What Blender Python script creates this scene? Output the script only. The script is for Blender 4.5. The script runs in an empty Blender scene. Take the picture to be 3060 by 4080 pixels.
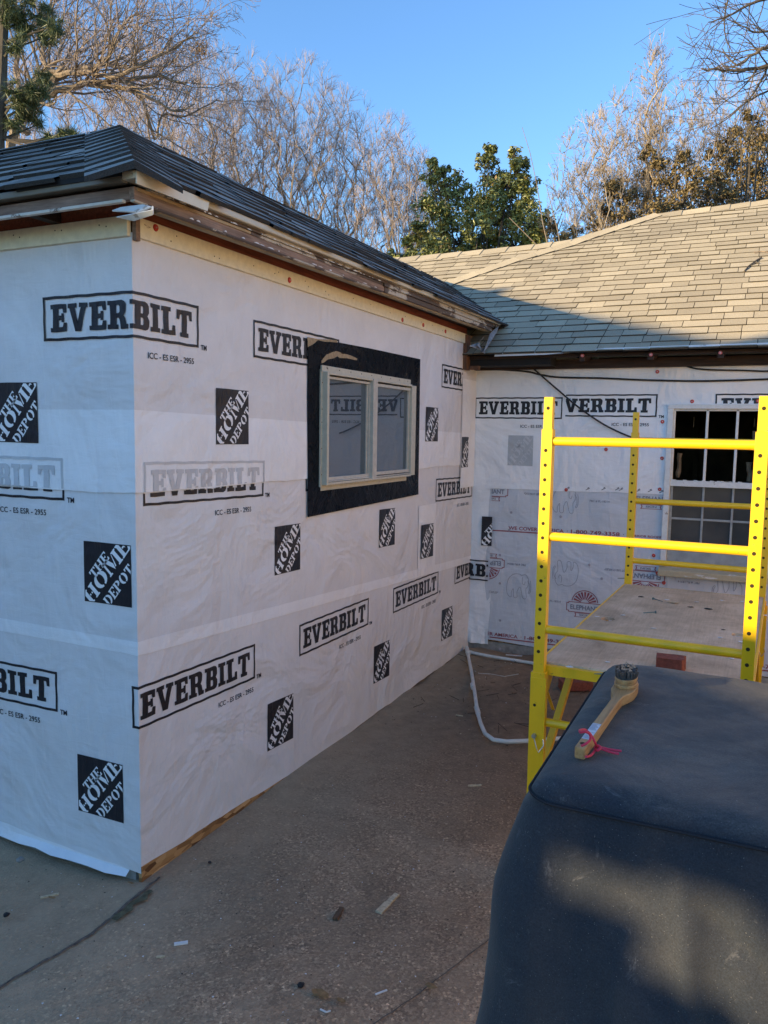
import bpy, bmesh, math, random
import numpy as np
from mathutils import Vector, Matrix
random.seed(7)
sc = bpy.context.scene
COL = sc.collection
PI = math.pi
# ---------------------------------------------------------------- camera
YAW, PITCH, ROLL, FOC, H = -0.43595262, -0.10062404, 0.0160726, 3163.69, 1.6
SC = 3060/1659.0
_f = Vector((math.sin(YAW)*math.cos(PITCH), math.cos(YAW)*math.cos(PITCH), math.sin(PITCH)))
_r = Vector((math.cos(YAW), -math.sin(YAW), 0))
_u = _r.cross(_f)
RT = _r*math.cos(ROLL)+_u*math.sin(ROLL)
UP = -_r*math.sin(ROLL)+_u*math.cos(ROLL)
FW = _f
CAM = Vector((1.892, -2.069, H))
cd = bpy.data.cameras.new('camera'); cam = bpy.data.objects.new('camera', cd); COL.objects.link(cam)
cam.matrix_world = Matrix(((RT.x, UP.x, -FW.x, CAM.x), (RT.y, UP.y, -FW.y, CAM.y), (RT.z, UP.z, -FW.z, CAM.z), (0, 0, 0, 1)))
cd.sensor_fit = 'HORIZONTAL'; cd.sensor_width = 36; cd.lens = FOC/3060*36
cd.clip_start = 0.02; cd.clip_end = 1000
sc.camera = cam
# ---------------------------------------------------------------- light
SUN_AZ, SUN_EL = math.radians(41.0), math.radians(12.4)   # direction the light travels: towards +X +Y
w = bpy.data.worlds.new('World'); sc.world = w; w.use_nodes = True
nt = w.node_tree; nt.nodes.clear()
sky = nt.nodes.new('ShaderNodeTexSky'); sky.sky_type = 'NISHITA'; sky.sun_disc = False
sky.sun_elevation = SUN_EL; sky.sun_rotation = SUN_AZ+PI
sky.air_density = 1.0; sky.dust_density = 0.0; sky.ozone_density = 2.5
bg = nt.nodes.new('ShaderNodeBackground'); bg.inputs[1].default_value = 0.15
wo = nt.nodes.new('ShaderNodeOutputWorld')
tn = nt.nodes.new('ShaderNodeMix'); tn.data_type = 'RGBA'; tn.blend_type = 'MULTIPLY'; tn.inputs[0].default_value = 1; tn.inputs[7].default_value = (.80, 1.0, 1.20, 1)
nt.links.new(sky.outputs[0], tn.inputs[6]); nt.links.new(tn.outputs[2], bg.inputs[0]); nt.links.new(bg.outputs[0], wo.inputs[0])
sl = bpy.data.lights.new('sun', 'SUN'); sl.energy = 5.0; sl.angle = math.radians(0.53); sl.color = (1.0, 0.76, 0.42)
so = bpy.data.objects.new('sun', sl); COL.objects.link(so)
SD = Vector((math.sin(SUN_AZ)*math.cos(SUN_EL), math.cos(SUN_AZ)*math.cos(SUN_EL), -math.sin(SUN_EL)))
so.rotation_euler = SD.to_track_quat('-Z', 'Y').to_euler()
sc.view_settings.view_transform = 'Standard'; sc.view_settings.look = 'None'
sc.view_settings.exposure = 1.1; sc.view_settings.gamma = 1.0
try:
    sc.view_settings.use_curve_mapping = False
except Exception: pass
sc.render.engine = 'CYCLES'
sc.cycles.max_bounces = 8; sc.cycles.transparent_max_bounces = 16
# ---------------------------------------------------------------- helpers
def ray(x, y):
    return RT*((x*SC-1530)/FOC)+UP*(-(y*SC-2040)/FOC)+FW
def on(x, y, ax, val):
    """point of the photograph (x, y) on the plane ax = val"""
    r = ray(x, y); t = (val-CAM[ax])/r[ax]
    return CAM+r*t
def atd(x, y, d):
    return CAM+ray(x, y)*d
def tag(o, label=None, cat=None, group=None, kind=None):
    if label: o['label'] = label
    if cat: o['category'] = cat
    if group: o['group'] = group
    if kind: o['kind'] = kind
    return o
def empty(name, loc=(0, 0, 0), rz=0, **k):
    o = bpy.data.objects.new(name, None); COL.objects.link(o); o.location = loc; o.rotation_euler = (0, 0, rz)
    return tag(o, **k)
class MB:
    def __init__(s): s.v = []; s.f = []; s.m = []; s.c = []; s.mi = 0; s.col = 0.5
    def face(s, pts):
        n = len(s.v); s.v += [tuple(p) for p in pts]; s.f.append(tuple(range(n, n+len(pts)))); s.m.append(s.mi); s.c.append(s.col)
    def idx(s, pts, faces):
        n = len(s.v); s.v += [tuple(p) for p in pts]
        for f in faces: s.f.append(tuple(n+i for i in f)); s.m.append(s.mi); s.c.append(s.col)
    def box(s, a, b):
        (x0, y0, z0), (x1, y1, z1) = [min(a[i], b[i]) for i in range(3)], [max(a[i], b[i]) for i in range(3)]
        s.idx([(x0, y0, z0), (x1, y0, z0), (x1, y1, z0), (x0, y1, z0), (x0, y0, z1), (x1, y0, z1), (x1, y1, z1), (x0, y1, z1)],
              [(0, 3, 2, 1), (4, 5, 6, 7), (0, 1, 5, 4), (1, 2, 6, 5), (2, 3, 7, 6), (3, 0, 4, 7)])
    def hexa(s, p):  # 8 points: bottom 4 then top 4
        s.idx(p, [(0, 3, 2, 1), (4, 5, 6, 7), (0, 1, 5, 4), (1, 2, 6, 5), (2, 3, 7, 6), (3, 0, 4, 7)])
    def bar(s, a, b, w, h=None, up=(0, 0, 1)):
        h = h or w; a = Vector(a); b = Vector(b); d = (b-a).normalized(); up = Vector(up)
        if abs(d.dot(up)) > .98: up = Vector((0, 1, 0))
        sx = d.cross(up).normalized(); sy = sx.cross(d)
        q = [(-1, -1), (1, -1), (1, 1), (-1, 1)]
        s.hexa([a+sx*(i*w/2)+sy*(j*h/2) for i, j in q]+[b+sx*(i*w/2)+sy*(j*h/2) for i, j in q])
    def tube(s, pts, r, n=10, caps=True):
        pts = [Vector(p) for p in pts]; R = r if isinstance(r, (list, tuple)) else [r]*len(pts)
        base = len(s.v); prev = None
        for i, p in enumerate(pts):
            d = (pts[min(i+1, len(pts)-1)]-pts[max(i-1, 0)]).normalized()
            if prev is None:
                a = Vector((0, 0, 1)) if abs(d.z) < .9 else Vector((1, 0, 0)); sx = d.cross(a).normalized()
            else:
                sx = (prev-d*prev.dot(d)).normalized()
            prev = sx; sy = d.cross(sx)
            for k in range(n):
                t = 2*PI*k/n; s.v.append(tuple(p+(sx*math.cos(t)+sy*math.sin(t))*R[i]))
        for i in range(len(pts)-1):
            for k in range(n):
                a = base+i*n+k; b = base+i*n+(k+1) % n
                s.f.append((a, b, b+n, a+n)); s.m.append(s.mi); s.c.append(s.col)
        if caps:
            s.f.append(tuple(base+k for k in range(n))[::-1]); s.m.append(s.mi); s.c.append(s.col)
            e = base+(len(pts)-1)*n
            s.f.append(tuple(e+k for k in range(n))); s.m.append(s.mi); s.c.append(s.col)
    def disc(s, c, nrm, r, h, n=12):
        c = Vector(c); nrm = Vector(nrm).normalized(); s.tube([c, c+nrm*h], [r, r*.85], n)
    def build(s, name, mats, parent=None, smooth=False, bevel=0, attr=False):
        me = bpy.data.meshes.new(name); me.from_pydata(s.v, [], s.f)
        mats = mats if isinstance(mats, (list, tuple)) else [mats]
        for m in mats: me.materials.append(m)
        me.polygons.foreach_set('material_index', s.m)
        if attr:
            a = me.attributes.new('shade', 'FLOAT', 'FACE'); a.data.foreach_set('value', s.c)
        if smooth: me.polygons.foreach_set('use_smooth', [True]*len(s.f))
        me.update()
        o = bpy.data.objects.new(name, me); COL.objects.link(o)
        if parent: o.parent = parent
        if bevel:
            b = o.modifiers.new('b', 'BEVEL'); b.width = bevel; b.segments = 2; b.limit_method = 'ANGLE'
        if smooth:
            try: me.set_sharp_from_angle(angle=math.radians(40))
            except Exception: pass
        return o
# ---------------------------------------------------------------- materials
def N(t, ty, **k):
    n = t.nodes.new(ty)
    for a, v in k.items():
        if a in n.inputs.keys(): n.inputs[a].default_value = v
        else: setattr(n, a, v)
    return n
def base_mat(name, rough=.6, spec=.5, metal=0):
    m = bpy.data.materials.new(name); m.use_nodes = True; t = m.node_tree
    b = t.nodes['Principled BSDF']; b.inputs['Roughness'].default_value = rough; b.inputs['Metallic'].default_value = metal
    b.inputs['Specular IOR Level'].default_value = spec
    return m, t, b
def pos(t, sx=1, sy=1, sz=1, rot=(0, 0, 0)):
    g = t.nodes.new('ShaderNodeNewGeometry'); mp = t.nodes.new('ShaderNodeMapping')
    mp.inputs['Scale'].default_value = (sx, sy, sz); mp.inputs['Rotation'].default_value = rot
    t.links.new(g.outputs['Position'], mp.inputs[0]); return mp.outputs[0]
def noise(t, vec, scale, det=4, rough=.55, dist=0):
    n = t.nodes.new('ShaderNodeTexNoise'); n.inputs['Scale'].default_value = scale; n.inputs['Detail'].default_value = det
    n.inputs['Roughness'].default_value = rough; n.inputs['Distortion'].default_value = dist
    t.links.new(vec, n.inputs['Vector']); return n.outputs[0]
def ramp(t, fac, stops):
    r = t.nodes.new('ShaderNodeValToRGB'); e = r.color_ramp.elements
    while len(e) < len(stops): e.new(.5)
    for i, (p, c) in enumerate(stops): e[i].position = p; e[i].color = (*c, 1) if len(c) == 3 else c
    t.links.new(fac, r.inputs[0]); return r.outputs[0]
def mixc(t, fac, a, b, mode='MIX'):
    m = t.nodes.new('ShaderNodeMix'); m.data_type = 'RGBA'; m.blend_type = mode
    for s, v in ((0, fac), (6, a), (7, b)):
        if hasattr(v, 'is_linked'): t.links.new(v, m.inputs[s])
        else: m.inputs[s].default_value = v if s == 0 else (*v, 1)
    return m.outputs[2]
def bump(t, b, h, strength=.3, dist=.01, prev=None):
    n = t.nodes.new('ShaderNodeBump'); n.inputs['Strength'].default_value = strength; n.inputs['Distance'].default_value = dist
    t.links.new(h, n.inputs['Height'])
    if prev is not None: t.links.new(prev, n.inputs['Normal'])
    t.links.new(n.outputs[0], b.inputs['Normal']); return n.outputs[0]
def simple(name, c, rough=.6, var=.15, scale=20, bs=.15, bd=.003, spec=.4, metal=0, stretch=(1, 1, 1)):
    m, t, b = base_mat(name, rough, spec, metal)
    v = pos(t, *stretch); n = noise(t, v, scale, 5)
    c2 = [max(0, x*(1-var)) for x in c]; c3 = [min(1, x*(1+var)) for x in c]
    t.links.new(ramp(t, n, [(.3, c2), (.7, c3)]), b.inputs['Base Color'])
    if bs: bump(t, b, n, bs, bd)
    return m
def wrap_bump(t, b, k=1.0):
    v1 = pos(t, 1, 1, 1, (0.5, 0.5, 0.3)); a = noise(t, v1, 2.2, 3, .5, 1.4)
    v2 = pos(t, 5, 5, 1.1, (.7, .75, 0)); c = noise(t, v2, 3.0, 5, .6, .8)
    v3 = pos(t, 1, 1, 3.5); d = noise(t, v3, 9, 4, .6, .6)
    n1 = bump(t, b, a, .6*k, .07); n2 = bump(t, b, c, .42*k, .017, n1)
    n3 = bump(t, b, d, .35*k, .007, n2)
    e = noise(t, pos(t, 1, 1, 1), 900, 1, .5); bump(t, b, e, .12, .0006, n3)
def wrap_mat(name, c, rough=.55, k=1.0):
    m, t, b = base_mat(name, rough, .35)
    n = noise(t, pos(t), 5, 6, .65)
    t.links.new(ramp(t, n, [(.3, [x*.93 for x in c]), (.7, [min(1, x*1.03) for x in c])]), b.inputs['Base Color'])
    wrap_bump(t, b, k); return m
M = {}
M['wrap'] = wrap_mat('wrap_single', (.74, .73, .735))
M['wrap2'] = wrap_mat('wrap_double', (.86, .86, .87))
M['wrap3'] = wrap_mat('wrap_back', (.84, .84, .85))
M['eskin'] = wrap_mat('wrap_red_printed', (.60, .62, .66))
M['ink'] = wrap_mat('black_ink', (.018, .018, .024), .42)
M['inkfade'] = wrap_mat('ink_seen_through_wrap', (.56, .57, .59))
M['inkfade2'] = wrap_mat('dark_ink_seen_through_wrap', (.46, .48, .50))
M['inktext'] = wrap_mat('small_black_ink', (.03, .03, .04))
M['redink'] = wrap_mat('maroon_ink', (.32, .085, .10))
M['pinkink'] = wrap_mat('faded_maroon_ink', (.42, .27, .30))
M['greyink'] = wrap_mat('grey_ink', (.23, .23, .27))
M['white_logo'] = M['wrap3']
def shingle(name, c1, c2, dark):
    m, t, b = base_mat(name, .9, .2)
    at = t.nodes.new('ShaderNodeAttribute'); at.attribute_name = 'shade'
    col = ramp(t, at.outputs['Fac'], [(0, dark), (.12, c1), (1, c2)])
    g = noise(t, pos(t), 260, 3, .7); col2 = mixc(t, .55, col, ramp(t, g, [(.32, (.25, .25, .25)), (.68, (1.35, 1.35, 1.35))]), 'MULTIPLY')
    p = noise(t, pos(t), 1.7, 4, .6); col3 = mixc(t, .5, col2, ramp(t, p, [(.3, (.72, .72, .74)), (.7, (1.15, 1.13, 1.08))]), 'MULTIPLY')
    t.links.new(col3, b.inputs['Base Color']); bump(t, b, g, .5, .003); return m
M['sh_back'] = shingle('asphalt_shingle_tan', (.37, .315, .225), (.53, .455, .325), (.02, .02, .02))
M['sh_wing'] = shingle('asphalt_shingle_shaded', (.15, .145, .135), (.36, .345, .32), (.03, .03, .03))  # greyer, darker copy of the tan shingle; the wing's shade is coloured in
M['felt'] = simple('roof_underlay', (.015, .015, .016), .9)
def wood(name, c1, c2, ax='y', rough=.7, scale=6, k=.3):
    m, t, b = base_mat(name, rough, .3)
    s = {'x': (1, 14, 14), 'y': (14, 1, 14), 'z': (14, 14, 1)}[ax]
    n = noise(t, pos(t, *s), scale, 6, .65, .5)
    n2 = noise(t, pos(t), 3, 5, .7)
    c = mixc(t, .6, ramp(t, n, [(.32, c1), (.68, c2)]), ramp(t, n2, [(.3, (.55, .52, .5)), (.65, (1.15, 1.1, 1.05))]), 'MULTIPLY')
    t.links.new(c, b.inputs['Base Color']); bump(t, b, n, k, .003); return m
M['fascia'] = wood('bare_fascia_wood', (.17, .115, .09), (.36, .26, .20), 'y')
M['fasciax'] = wood('bare_fascia_wood_front', (.15, .10, .08), (.31, .22, .17), 'x')
M['rust'] = wood('red_brown_board', (.14, .04, .022), (.30, .085, .04), 'y')
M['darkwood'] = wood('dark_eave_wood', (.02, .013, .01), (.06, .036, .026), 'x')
M['plank'] = wood('old_plank', (.35, .28, .19), (.6, .5, .36), 'x')
def peel(name, paint, under, thr=.5, scale=9, stretch=(1, .35, 1)):
    m, t, b = base_mat(name, .55, .4)
    n = noise(t, pos(t, *stretch), scale, 8, .7, .4)
    n2 = noise(t, pos(t), 40, 4, .6)
    pc = ramp(t, n2, [(.3, [x*.85 for x in paint]), (.7, paint)])
    t.links.new(mixc(t, ramp(t, n, [(thr-.015, (1, 1, 1)), (thr+.015, (0, 0, 0))]), pc, under), b.inputs['Base Color'])
    bump(t, b, n, .3, .003); return m
M['frieze'] = peel('cream_painted_board', (.86, .79, .58), (.25, .17, .10), .30, 7)
M['peeling'] = peel('peeling_white_trim', (.50, .45, .36), (.085, .055, .038), .52, 8)
M['trimdirty'] = peel('dirty_white_trim', (.62, .58, .50), (.16, .11, .08), .40, 10)
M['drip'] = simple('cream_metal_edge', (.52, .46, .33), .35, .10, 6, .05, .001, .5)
M['dripwhite'] = peel('white_metal_edge', (.72, .71, .68), (.35, .31, .26), .36, 10)
M['osb'] = None
m, t, b = base_mat('oriented_strand_board', .7, .3)
vo = t.nodes.new('ShaderNodeTexVoronoi'); vo.inputs['Scale'].default_value = 38
t.links.new(pos(t, 1, .45, 1.5), vo.inputs['Vector'])
t.links.new(ramp(t, vo.outputs['Color'], [(.1, (.13, .055, .02)), (.5, (.42, .23, .09)), (.9, (.58, .36, .17))]), b.inputs['Base Color'])
M['osb'] = m
M['tapeblack'] = None
m, t, b = base_mat('black_flashing_tape', .22, .5)
n = noise(t, pos(t, 1, 1, 1, (.4, .2, 0)), 4, 5, .6, 1.0); n2 = noise(t, pos(t), 14, 6, .7)
t.links.new(ramp(t, n2, [(.35, (.004, .005, .008)), (.75, (.010, .012, .018))]), b.inputs['Base Color'])
t.links.new(ramp(t, n2, [(.3, (.2, .2, .2)), (.7, (.4, .4, .4))]), b.inputs['Roughness'])
bump(t, b, n, .9, .02); b.inputs['Specular IOR Level'].default_value = .07; M['tapeblack'] = m
M['tan'] = simple('torn_tan_backing', (.33, .25, .15), .8, .25, 60)
M['alu'] = peel('worn_cream_window_metal', (.56, .53, .43), (.30, .24, .17), .30, 12)
M['alu2'] = simple('window_sash_metal', (.50, .48, .42), .4, .12, 30, .05)
m, t, b = base_mat('window_glass', .015, .5); b.inputs['Base Color'].default_value = (.045, .066, .09, 1); b.inputs['IOR'].default_value = 2.3  # bluish base colour stands in for part of the pane's reflection
n = noise(t, pos(t), 1.6, 2); bump(t, b, n, .05, .006); M['glass'] = m
m, t, b = base_mat('dusty_window_glass', .12, .5); 
n2 = noise(t, pos(t), 3, 5, .6)
t.links.new(ramp(t, n2, [(.35, (.035, .042, .047)), (.7, (.075, .078, .078))]), b.inputs['Base Color']); M['glass2'] = m
M['whitepaint'] = peel('chipped_white_window_paint', (.72, .74, .73), (.36, .33, .28), .33, 14, (1, 1, 1))
M['sill'] = peel('weathered_sill', (.52, .46, .31), (.70, .70, .66), .42, 9, (.3, 1, 1.5))
M['red'] = simple('red_plastic_cap', (.50, .045, .03), .4, .15, 60)
M['pink'] = simple('pink_plastic_cap', (.55, .16, .18), .4, .15, 60)
M['greycap'] = simple('grey_plastic_cap', (.36, .34, .38), .4, .15, 60)
M['steel'] = simple('zinc_steel', (.5, .5, .48), .35, .15, 60, .1, .001, .5, .9)
M['nail'] = simple('dark_nail', (.05, .035, .025), .7)
m, t, b = base_mat('yellow_powder_coat', .36, .5)
n = noise(t, pos(t), 9, 6, .7); n2 = noise(t, pos(t, 1, 1, 2), 55, 4, .7)
c = mixc(t, ramp(t, n2, [(.66, (0, 0, 0)), (.70, (1, 1, 1))]), ramp(t, n, [(.3, (.80, .465, .008)), (.7, (.90, .54, .010))]), (.30, .19, .04))
t.links.new(c, b.inputs['Base Color']); bump(t, b, n2, .06, .001); M['yellow'] = m
M['hole'] = simple('dark_hole', (.03, .022, .008), .9)
m, t, b = base_mat('dusty_plywood', .75, .25)
n = noise(t, pos(t, 1, 1, 1), 3.5, 7, .7, .4); n3 = noise(t, pos(t, 30, 1.2, 30), 5, 5, .6); n4 = noise(t, pos(t), 70, 3, .6)
c = mixc(t, .5, ramp(t, n, [(.3, (.38, .29, .19)), (.55, (.60, .47, .32)), (.75, (.76, .63, .47))]), ramp(t, n3, [(.3, (.75, .72, .7)), (.7, (1.15, 1.12, 1.08))]), 'MULTIPLY')
c = mixc(t, ramp(t, n4, [(.66, (0, 0, 0)), (.74, (1, 1, 1))]), c, (.24, .19, .15))
t.links.new(c, b.inputs['Base Color']); bump(t, b, n4, .15, .002); M['ply'] = m
m, t, b = base_mat('navy_black_canvas', .88, .25)
n = noise(t, pos(t), 420, 2, .6); n2 = noise(t, pos(t), 5, 7, .75, .6); n3 = noise(t, pos(t), 480, 2, .5)
g = t.nodes.new('ShaderNodeNewGeometry'); sp = t.nodes.new('ShaderNodeSeparateXYZ'); t.links.new(g.outputs['Normal'], sp.inputs[0])
upm = t.nodes.new('ShaderNodeMapRange'); upm.inputs[1].default_value = .3; upm.inputs[2].default_value = .9; upm.inputs[3].default_value = .12; upm.inputs[4].default_value = .62
t.links.new(sp.outputs[2], upm.inputs[0])
dust = t.nodes.new('ShaderNodeMath'); dust.operation = 'MULTIPLY'
t.links.new(ramp(t, n2, [(.42, (.05, .05, .05)), (.68, (1, 1, 1))]), dust.inputs[0]); t.links.new(upm.outputs[0], dust.inputs[1])
c = mixc(t, dust.outputs[0], (.016, .022, .034), (.15, .128, .112))
c = mixc(t, .5, c, ramp(t, n, [(.35, (.45, .45, .45)), (.65, (1.4, 1.4, 1.4))]), 'MULTIPLY')
sc1 = noise(t, pos(t, 1, 2.2, 1, (0, 0, .5)), 11, 8, .78, 1.2)
c = mixc(t, ramp(t, sc1, [(.60, (0, 0, 0)), (.76, (.42, .42, .42))]), c, (.27, .26, .27))
c = mixc(t, ramp(t, n3, [(.70, (0, 0, 0)), (.76, (.5, .5, .5))]), c, (.34, .32, .30))
t.links.new(c, b.inputs['Base Color']); fo = noise(t, pos(t, 1, 1, .5, (0, .3, .2)), 4.5, 3, .5, .25); nb0 = bump(t, b, fo, .5, .03); bump(t, b, n, .35, .0015, nb0)
b.inputs['Sheen Weight'].default_value = .16; b.inputs['Sheen Tint'].default_value = (1, .93, .75, 1); b.inputs['Sheen Roughness'].default_value = .6; M['canvas'] = m
M['bamboo'] = wood('worn_bamboo', (.32, .17, .065), (.56, .33, .14), 'y', .5, 7, .15)
M['bristle'] = simple('dark_bristles', (.05, .05, .05), .8, .5, 120)
M['ash'] = simple('ash_clumps', (.16, .14, .12), .9, .5, 150)
M['sticker'] = simple('white_sticker', (.62, .64, .68), .5, .05, 60)
M['cord'] = simple('pink_red_cord', (.62, .03, .07), .5, .1, 60)
M['pvc'] = simple('white_pvc', (.62, .62, .58), .35, .12, 14, .03)
M['cable'] = simple('black_cable', (.02, .02, .02), .5)
M['brick'] = simple('red_brick', (.20, .055, .035), .85, .3, 70, .5, .004)
M['darkroom'] = simple('dark_room_lining', (.10, .07, .045), .9, .5, 5)
M['cloth'] = simple('tan_hanging_cloth', (.34, .24, .15), .9, .4, 12)
M['palewood'] = simple('pale_wood_chip', (.55, .44, .28), .7, .3, 90)
M['tanleaf'] = simple('dry_leaf', (.26, .15, .06), .7, .3, 90)
M['whitechip'] = simple('white_paint_chip', (.70, .70, .68), .6, .1, 90)
M['coal'] = simple('black_lump', (.012, .012, .014), .6, .3, 90)
M['found'] = simple('concrete_foundation', (.25, .245, .225), .85, .25, 30)
# ground: exposed aggregate concrete, muddy near the inner corner
m, t, b = base_mat('aggregate_concrete', .85, .3)
P0 = pos(t)
vo = t.nodes.new('ShaderNodeTexVoronoi'); vo.inputs['Scale'].default_value = 135; t.links.new(P0, vo.inputs['Vector'])
vo2 = t.nodes.new('ShaderNodeTexVoronoi'); vo2.inputs['Scale'].default_value = 290; t.links.new(P0, vo2.inputs['Vector'])
big = noise(t, P0, 1.1, 6, .65, .5); mid = noise(t, P0, 7, 6, .7); fine = noise(t, P0, 160, 3, .6)
st = ramp(t, vo.outputs['Color'], [(.12, (.11, .085, .068)), (.5, (.19, .155, .125)), (.8, (.27, .225, .18)), (.955, (.50, .43, .34))])
st2 = ramp(t, vo2.outputs['Color'], [(.2, (.6, .58, .56)), (.85, (1.2, 1.15, 1.1)), (.97, (2.0, 1.9, 1.8))])
c = mixc(t, .6, st, st2, 'MULTIPLY')
c = mixc(t, ramp(t, mid, [(.40, (.15, .15, .15)), (.62, (.7, .7, .7))]), c, (.19, .158, .125))
c = mixc(t, .75, c, ramp(t, big, [(.32, (.42, .41, .39)), (.66, (1.35, 1.32, 1.27))]), 'MULTIPLY')
# mud towards the inner corner
g = t.nodes.new('ShaderNodeNewGeometry'); sp = t.nodes.new('ShaderNodeSeparateXYZ'); t.links.new(g.outputs['Position'], sp.inputs[0])
ad = t.nodes.new('ShaderNodeMath'); ad.operation = 'ADD'; t.links.new(sp.outputs[1], ad.inputs[0]); t.links.new(big, ad.inputs[1])
mu = t.nodes.new('ShaderNodeMapRange'); mu.inputs[1].default_value = 1.3; mu.inputs[2].default_value = 2.6; t.links.new(ad.outputs[0], mu.inputs[0])
mud = ramp(t, noise(t, P0, 14, 7, .75), [(.3, (.07, .055, .044)), (.6, (.125, .10, .08)), (.8, (.21, .175, .145))])
c = mixc(t, mu.outputs[0], c, mud)
dst = t.nodes.new('ShaderNodeMapRange'); dst.inputs[1].default_value = .0; dst.inputs[2].default_value = .55; dst.inputs[3].default_value = .7; dst.inputs[4].default_value = 0
t.links.new(sp.outputs[0], dst.inputs[0])
c = mixc(t, dst.outputs[0], c, ramp(t, mid, [(.3, (.155, .14, .112)), (.7, (.23, .21, .175))]))
c = mixc(t, 1.0, c, (1.95, 1.66, 1.32), 'MULTIPLY')
t.links.new(c, b.inputs['Base Color'])
n1 = bump(t, b, vo.outputs['Distance'], .6, .004); bump(t, b, fine, .4, .002, n1)
M['ground'] = m
M['bark_pale'] = wood('pale_bark', (.26, .21, .15), (.46, .39, .30), 'z', .85)
M['bark'] = wood('grey_brown_bark', (.14, .11, .085), (.30, .245, .185), 'z', .85)
M['twig'] = simple('purple_brown_twig', (.30, .245, .225), .8, .25, 2)
M['twig2'] = simple('tan_twig', (.31, .25, .185), .8, .25, 2)
M['bark_dark'] = wood('dark_bark', (.05, .042, .035), (.13, .11, .085), 'z', .85)
def leafmat(name, a, bb, c3=None, rough=.45):
    m, t, b = base_mat(name, rough, .5)
    at = t.nodes.new('ShaderNodeAttribute'); at.attribute_name = 'shade'
    st = [(0, a), (.7, bb)]+([(.88, bb), (.95, c3)] if c3 else [])
    t.links.new(ramp(t, at.outputs['Fac'], st), b.inputs['Base Color'])
    b.inputs['Transmission Weight'].default_value = 0; return m
M['magleaf'] = leafmat('evergreen_leaf', (.06, .075, .02), (.30, .30, .085), (.45, .28, .09), .35)
M['brownleaf'] = leafmat('olive_brown_leaf', (.07, .055, .022), (.19, .135, .05), (.26, .15, .05), .6)
M['needle'] = leafmat('pine_needle', (.035, .055, .022), (.10, .125, .04), None, .5)
M['seed'] = simple('brown_seed_heads', (.17, .11, .06), .9)
M['oakleaf'] = leafmat('dead_leaf', (.18, .10, .04), (.30, .19, .08), None, .6)
# ---------------------------------------------------------------- ground
YB = 3.544
mb = MB()
xs = sorted(set([-400, -60, -12]+[round(-4+.08*i, 3) for i in range(120)]+[12, 60, 400])); ys = sorted(set([-400, -60, -12]+[round(-4+.08*i, 3) for i in range(108)]+[12, 60, 400]))
def gz(x, y):
    near = max(0, 1-max(abs(x-1.2)-3.5, 0))*max(0, 1-max(abs(y-.8)-3.5, 0))
    h = .006*math.sin(x*3.1+y*1.7)+.004*math.sin(x*7.3-y*5.1+1)
    m_ = min(1, max(0, (y-1.7)/1.0))*.018*(math.sin(x*11+y*3)*math.sin(y*9-x*4)+.4*math.sin(x*23)*math.sin(y*27))
    return (h-.012+m_)*near
mb.idx([(x, y, gz(x, y)) for y in ys for x in xs], [(j*len(xs)+i, j*len(xs)+i+1, (j+1)*len(xs)+i+1, (j+1)*len(xs)+i) for j in range(len(ys)-1) for i in range(len(xs)-1)])
tag(mb.build('ground', M['ground'], smooth=True), kind='structure')
# the two joints in the slab and the thin crack: earth-filled strips
def ribbon_pts(pts, w, z, jit=.25, seed=1):
    r = random.Random(seed); out = []
    for i in range(len(pts)-1):
        a = Vector(pts[i]); b_ = Vector(pts[i+1]); n = max(2, int((b_-a).length/.02))
        for k in range(n): out.append(a.lerp(b_, k/n))
    out.append(Vector(pts[-1])); L = []; Rr = []
    for i, p in enumerate(out):
        d = (out[min(i+1, len(out)-1)]-out[max(i-1, 0)]).normalized(); s = Vector((-d.y, d.x, 0))
        o = s*(r.uniform(-1, 1)*w*jit)
        L.append(p+o+s*w*r.uniform(.3, .7)); Rr.append(p+o-s*w*r.uniform(.3, .7))
    return L, Rr
def ground_strip(name, pts, w, mat, dz, seed):
    mb = MB(); L, Rr = ribbon_pts([(p[0], p[1], 0) for p in pts], w, 0, .3, seed)
    V = []
    for a, b_ in zip(L, Rr): V += [(a.x, a.y, gz(a.x, a.y)+dz), (b_.x, b_.y, gz(b_.x, b_.y)+dz)]
    mb.idx(V, [(2*i, 2*i+1, 2*i+3, 2*i+2) for i in range(len(L)-1)])
    return tag(mb.build(name, mat), kind='structure')
M['soil'] = simple('damp_soil', (.035, .028, .018), .95, .5, 60, .6, .006)
M['jsoil'] = simple('joint_dirt', (.13, .10, .075), .95, .5, 60, .6, .006)
M['moss'] = simple('moss_and_soil', (.11, .10, .055), .95, .5, 60, .6, .006)
j0 = on(345, 1893, 2, 0); j1 = on(200, 2010, 2, 0); j2 = on(0, 2120, 2, 0); j3 = j2+(j2-j0)*2
ground_strip('slab_joint', [j0, j1, j2, j3], .010, M['jsoil'], .005, 3)
ground_strip('joint_moss', [on(330, 1925, 2, 0), on(285, 1955, 2, 0), on(245, 1985, 2, 0)], .026, M['moss'], .009, 4)
ground_strip('slab_crack', [on(1075, 2010, 2, 0), on(1005, 2062, 2, 0), on(905, 2140, 2, 0), on(800, 2212, 2, 0), on(700, 2290, 2, 0)], .0035, M['jsoil'], .005, 5)
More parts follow.
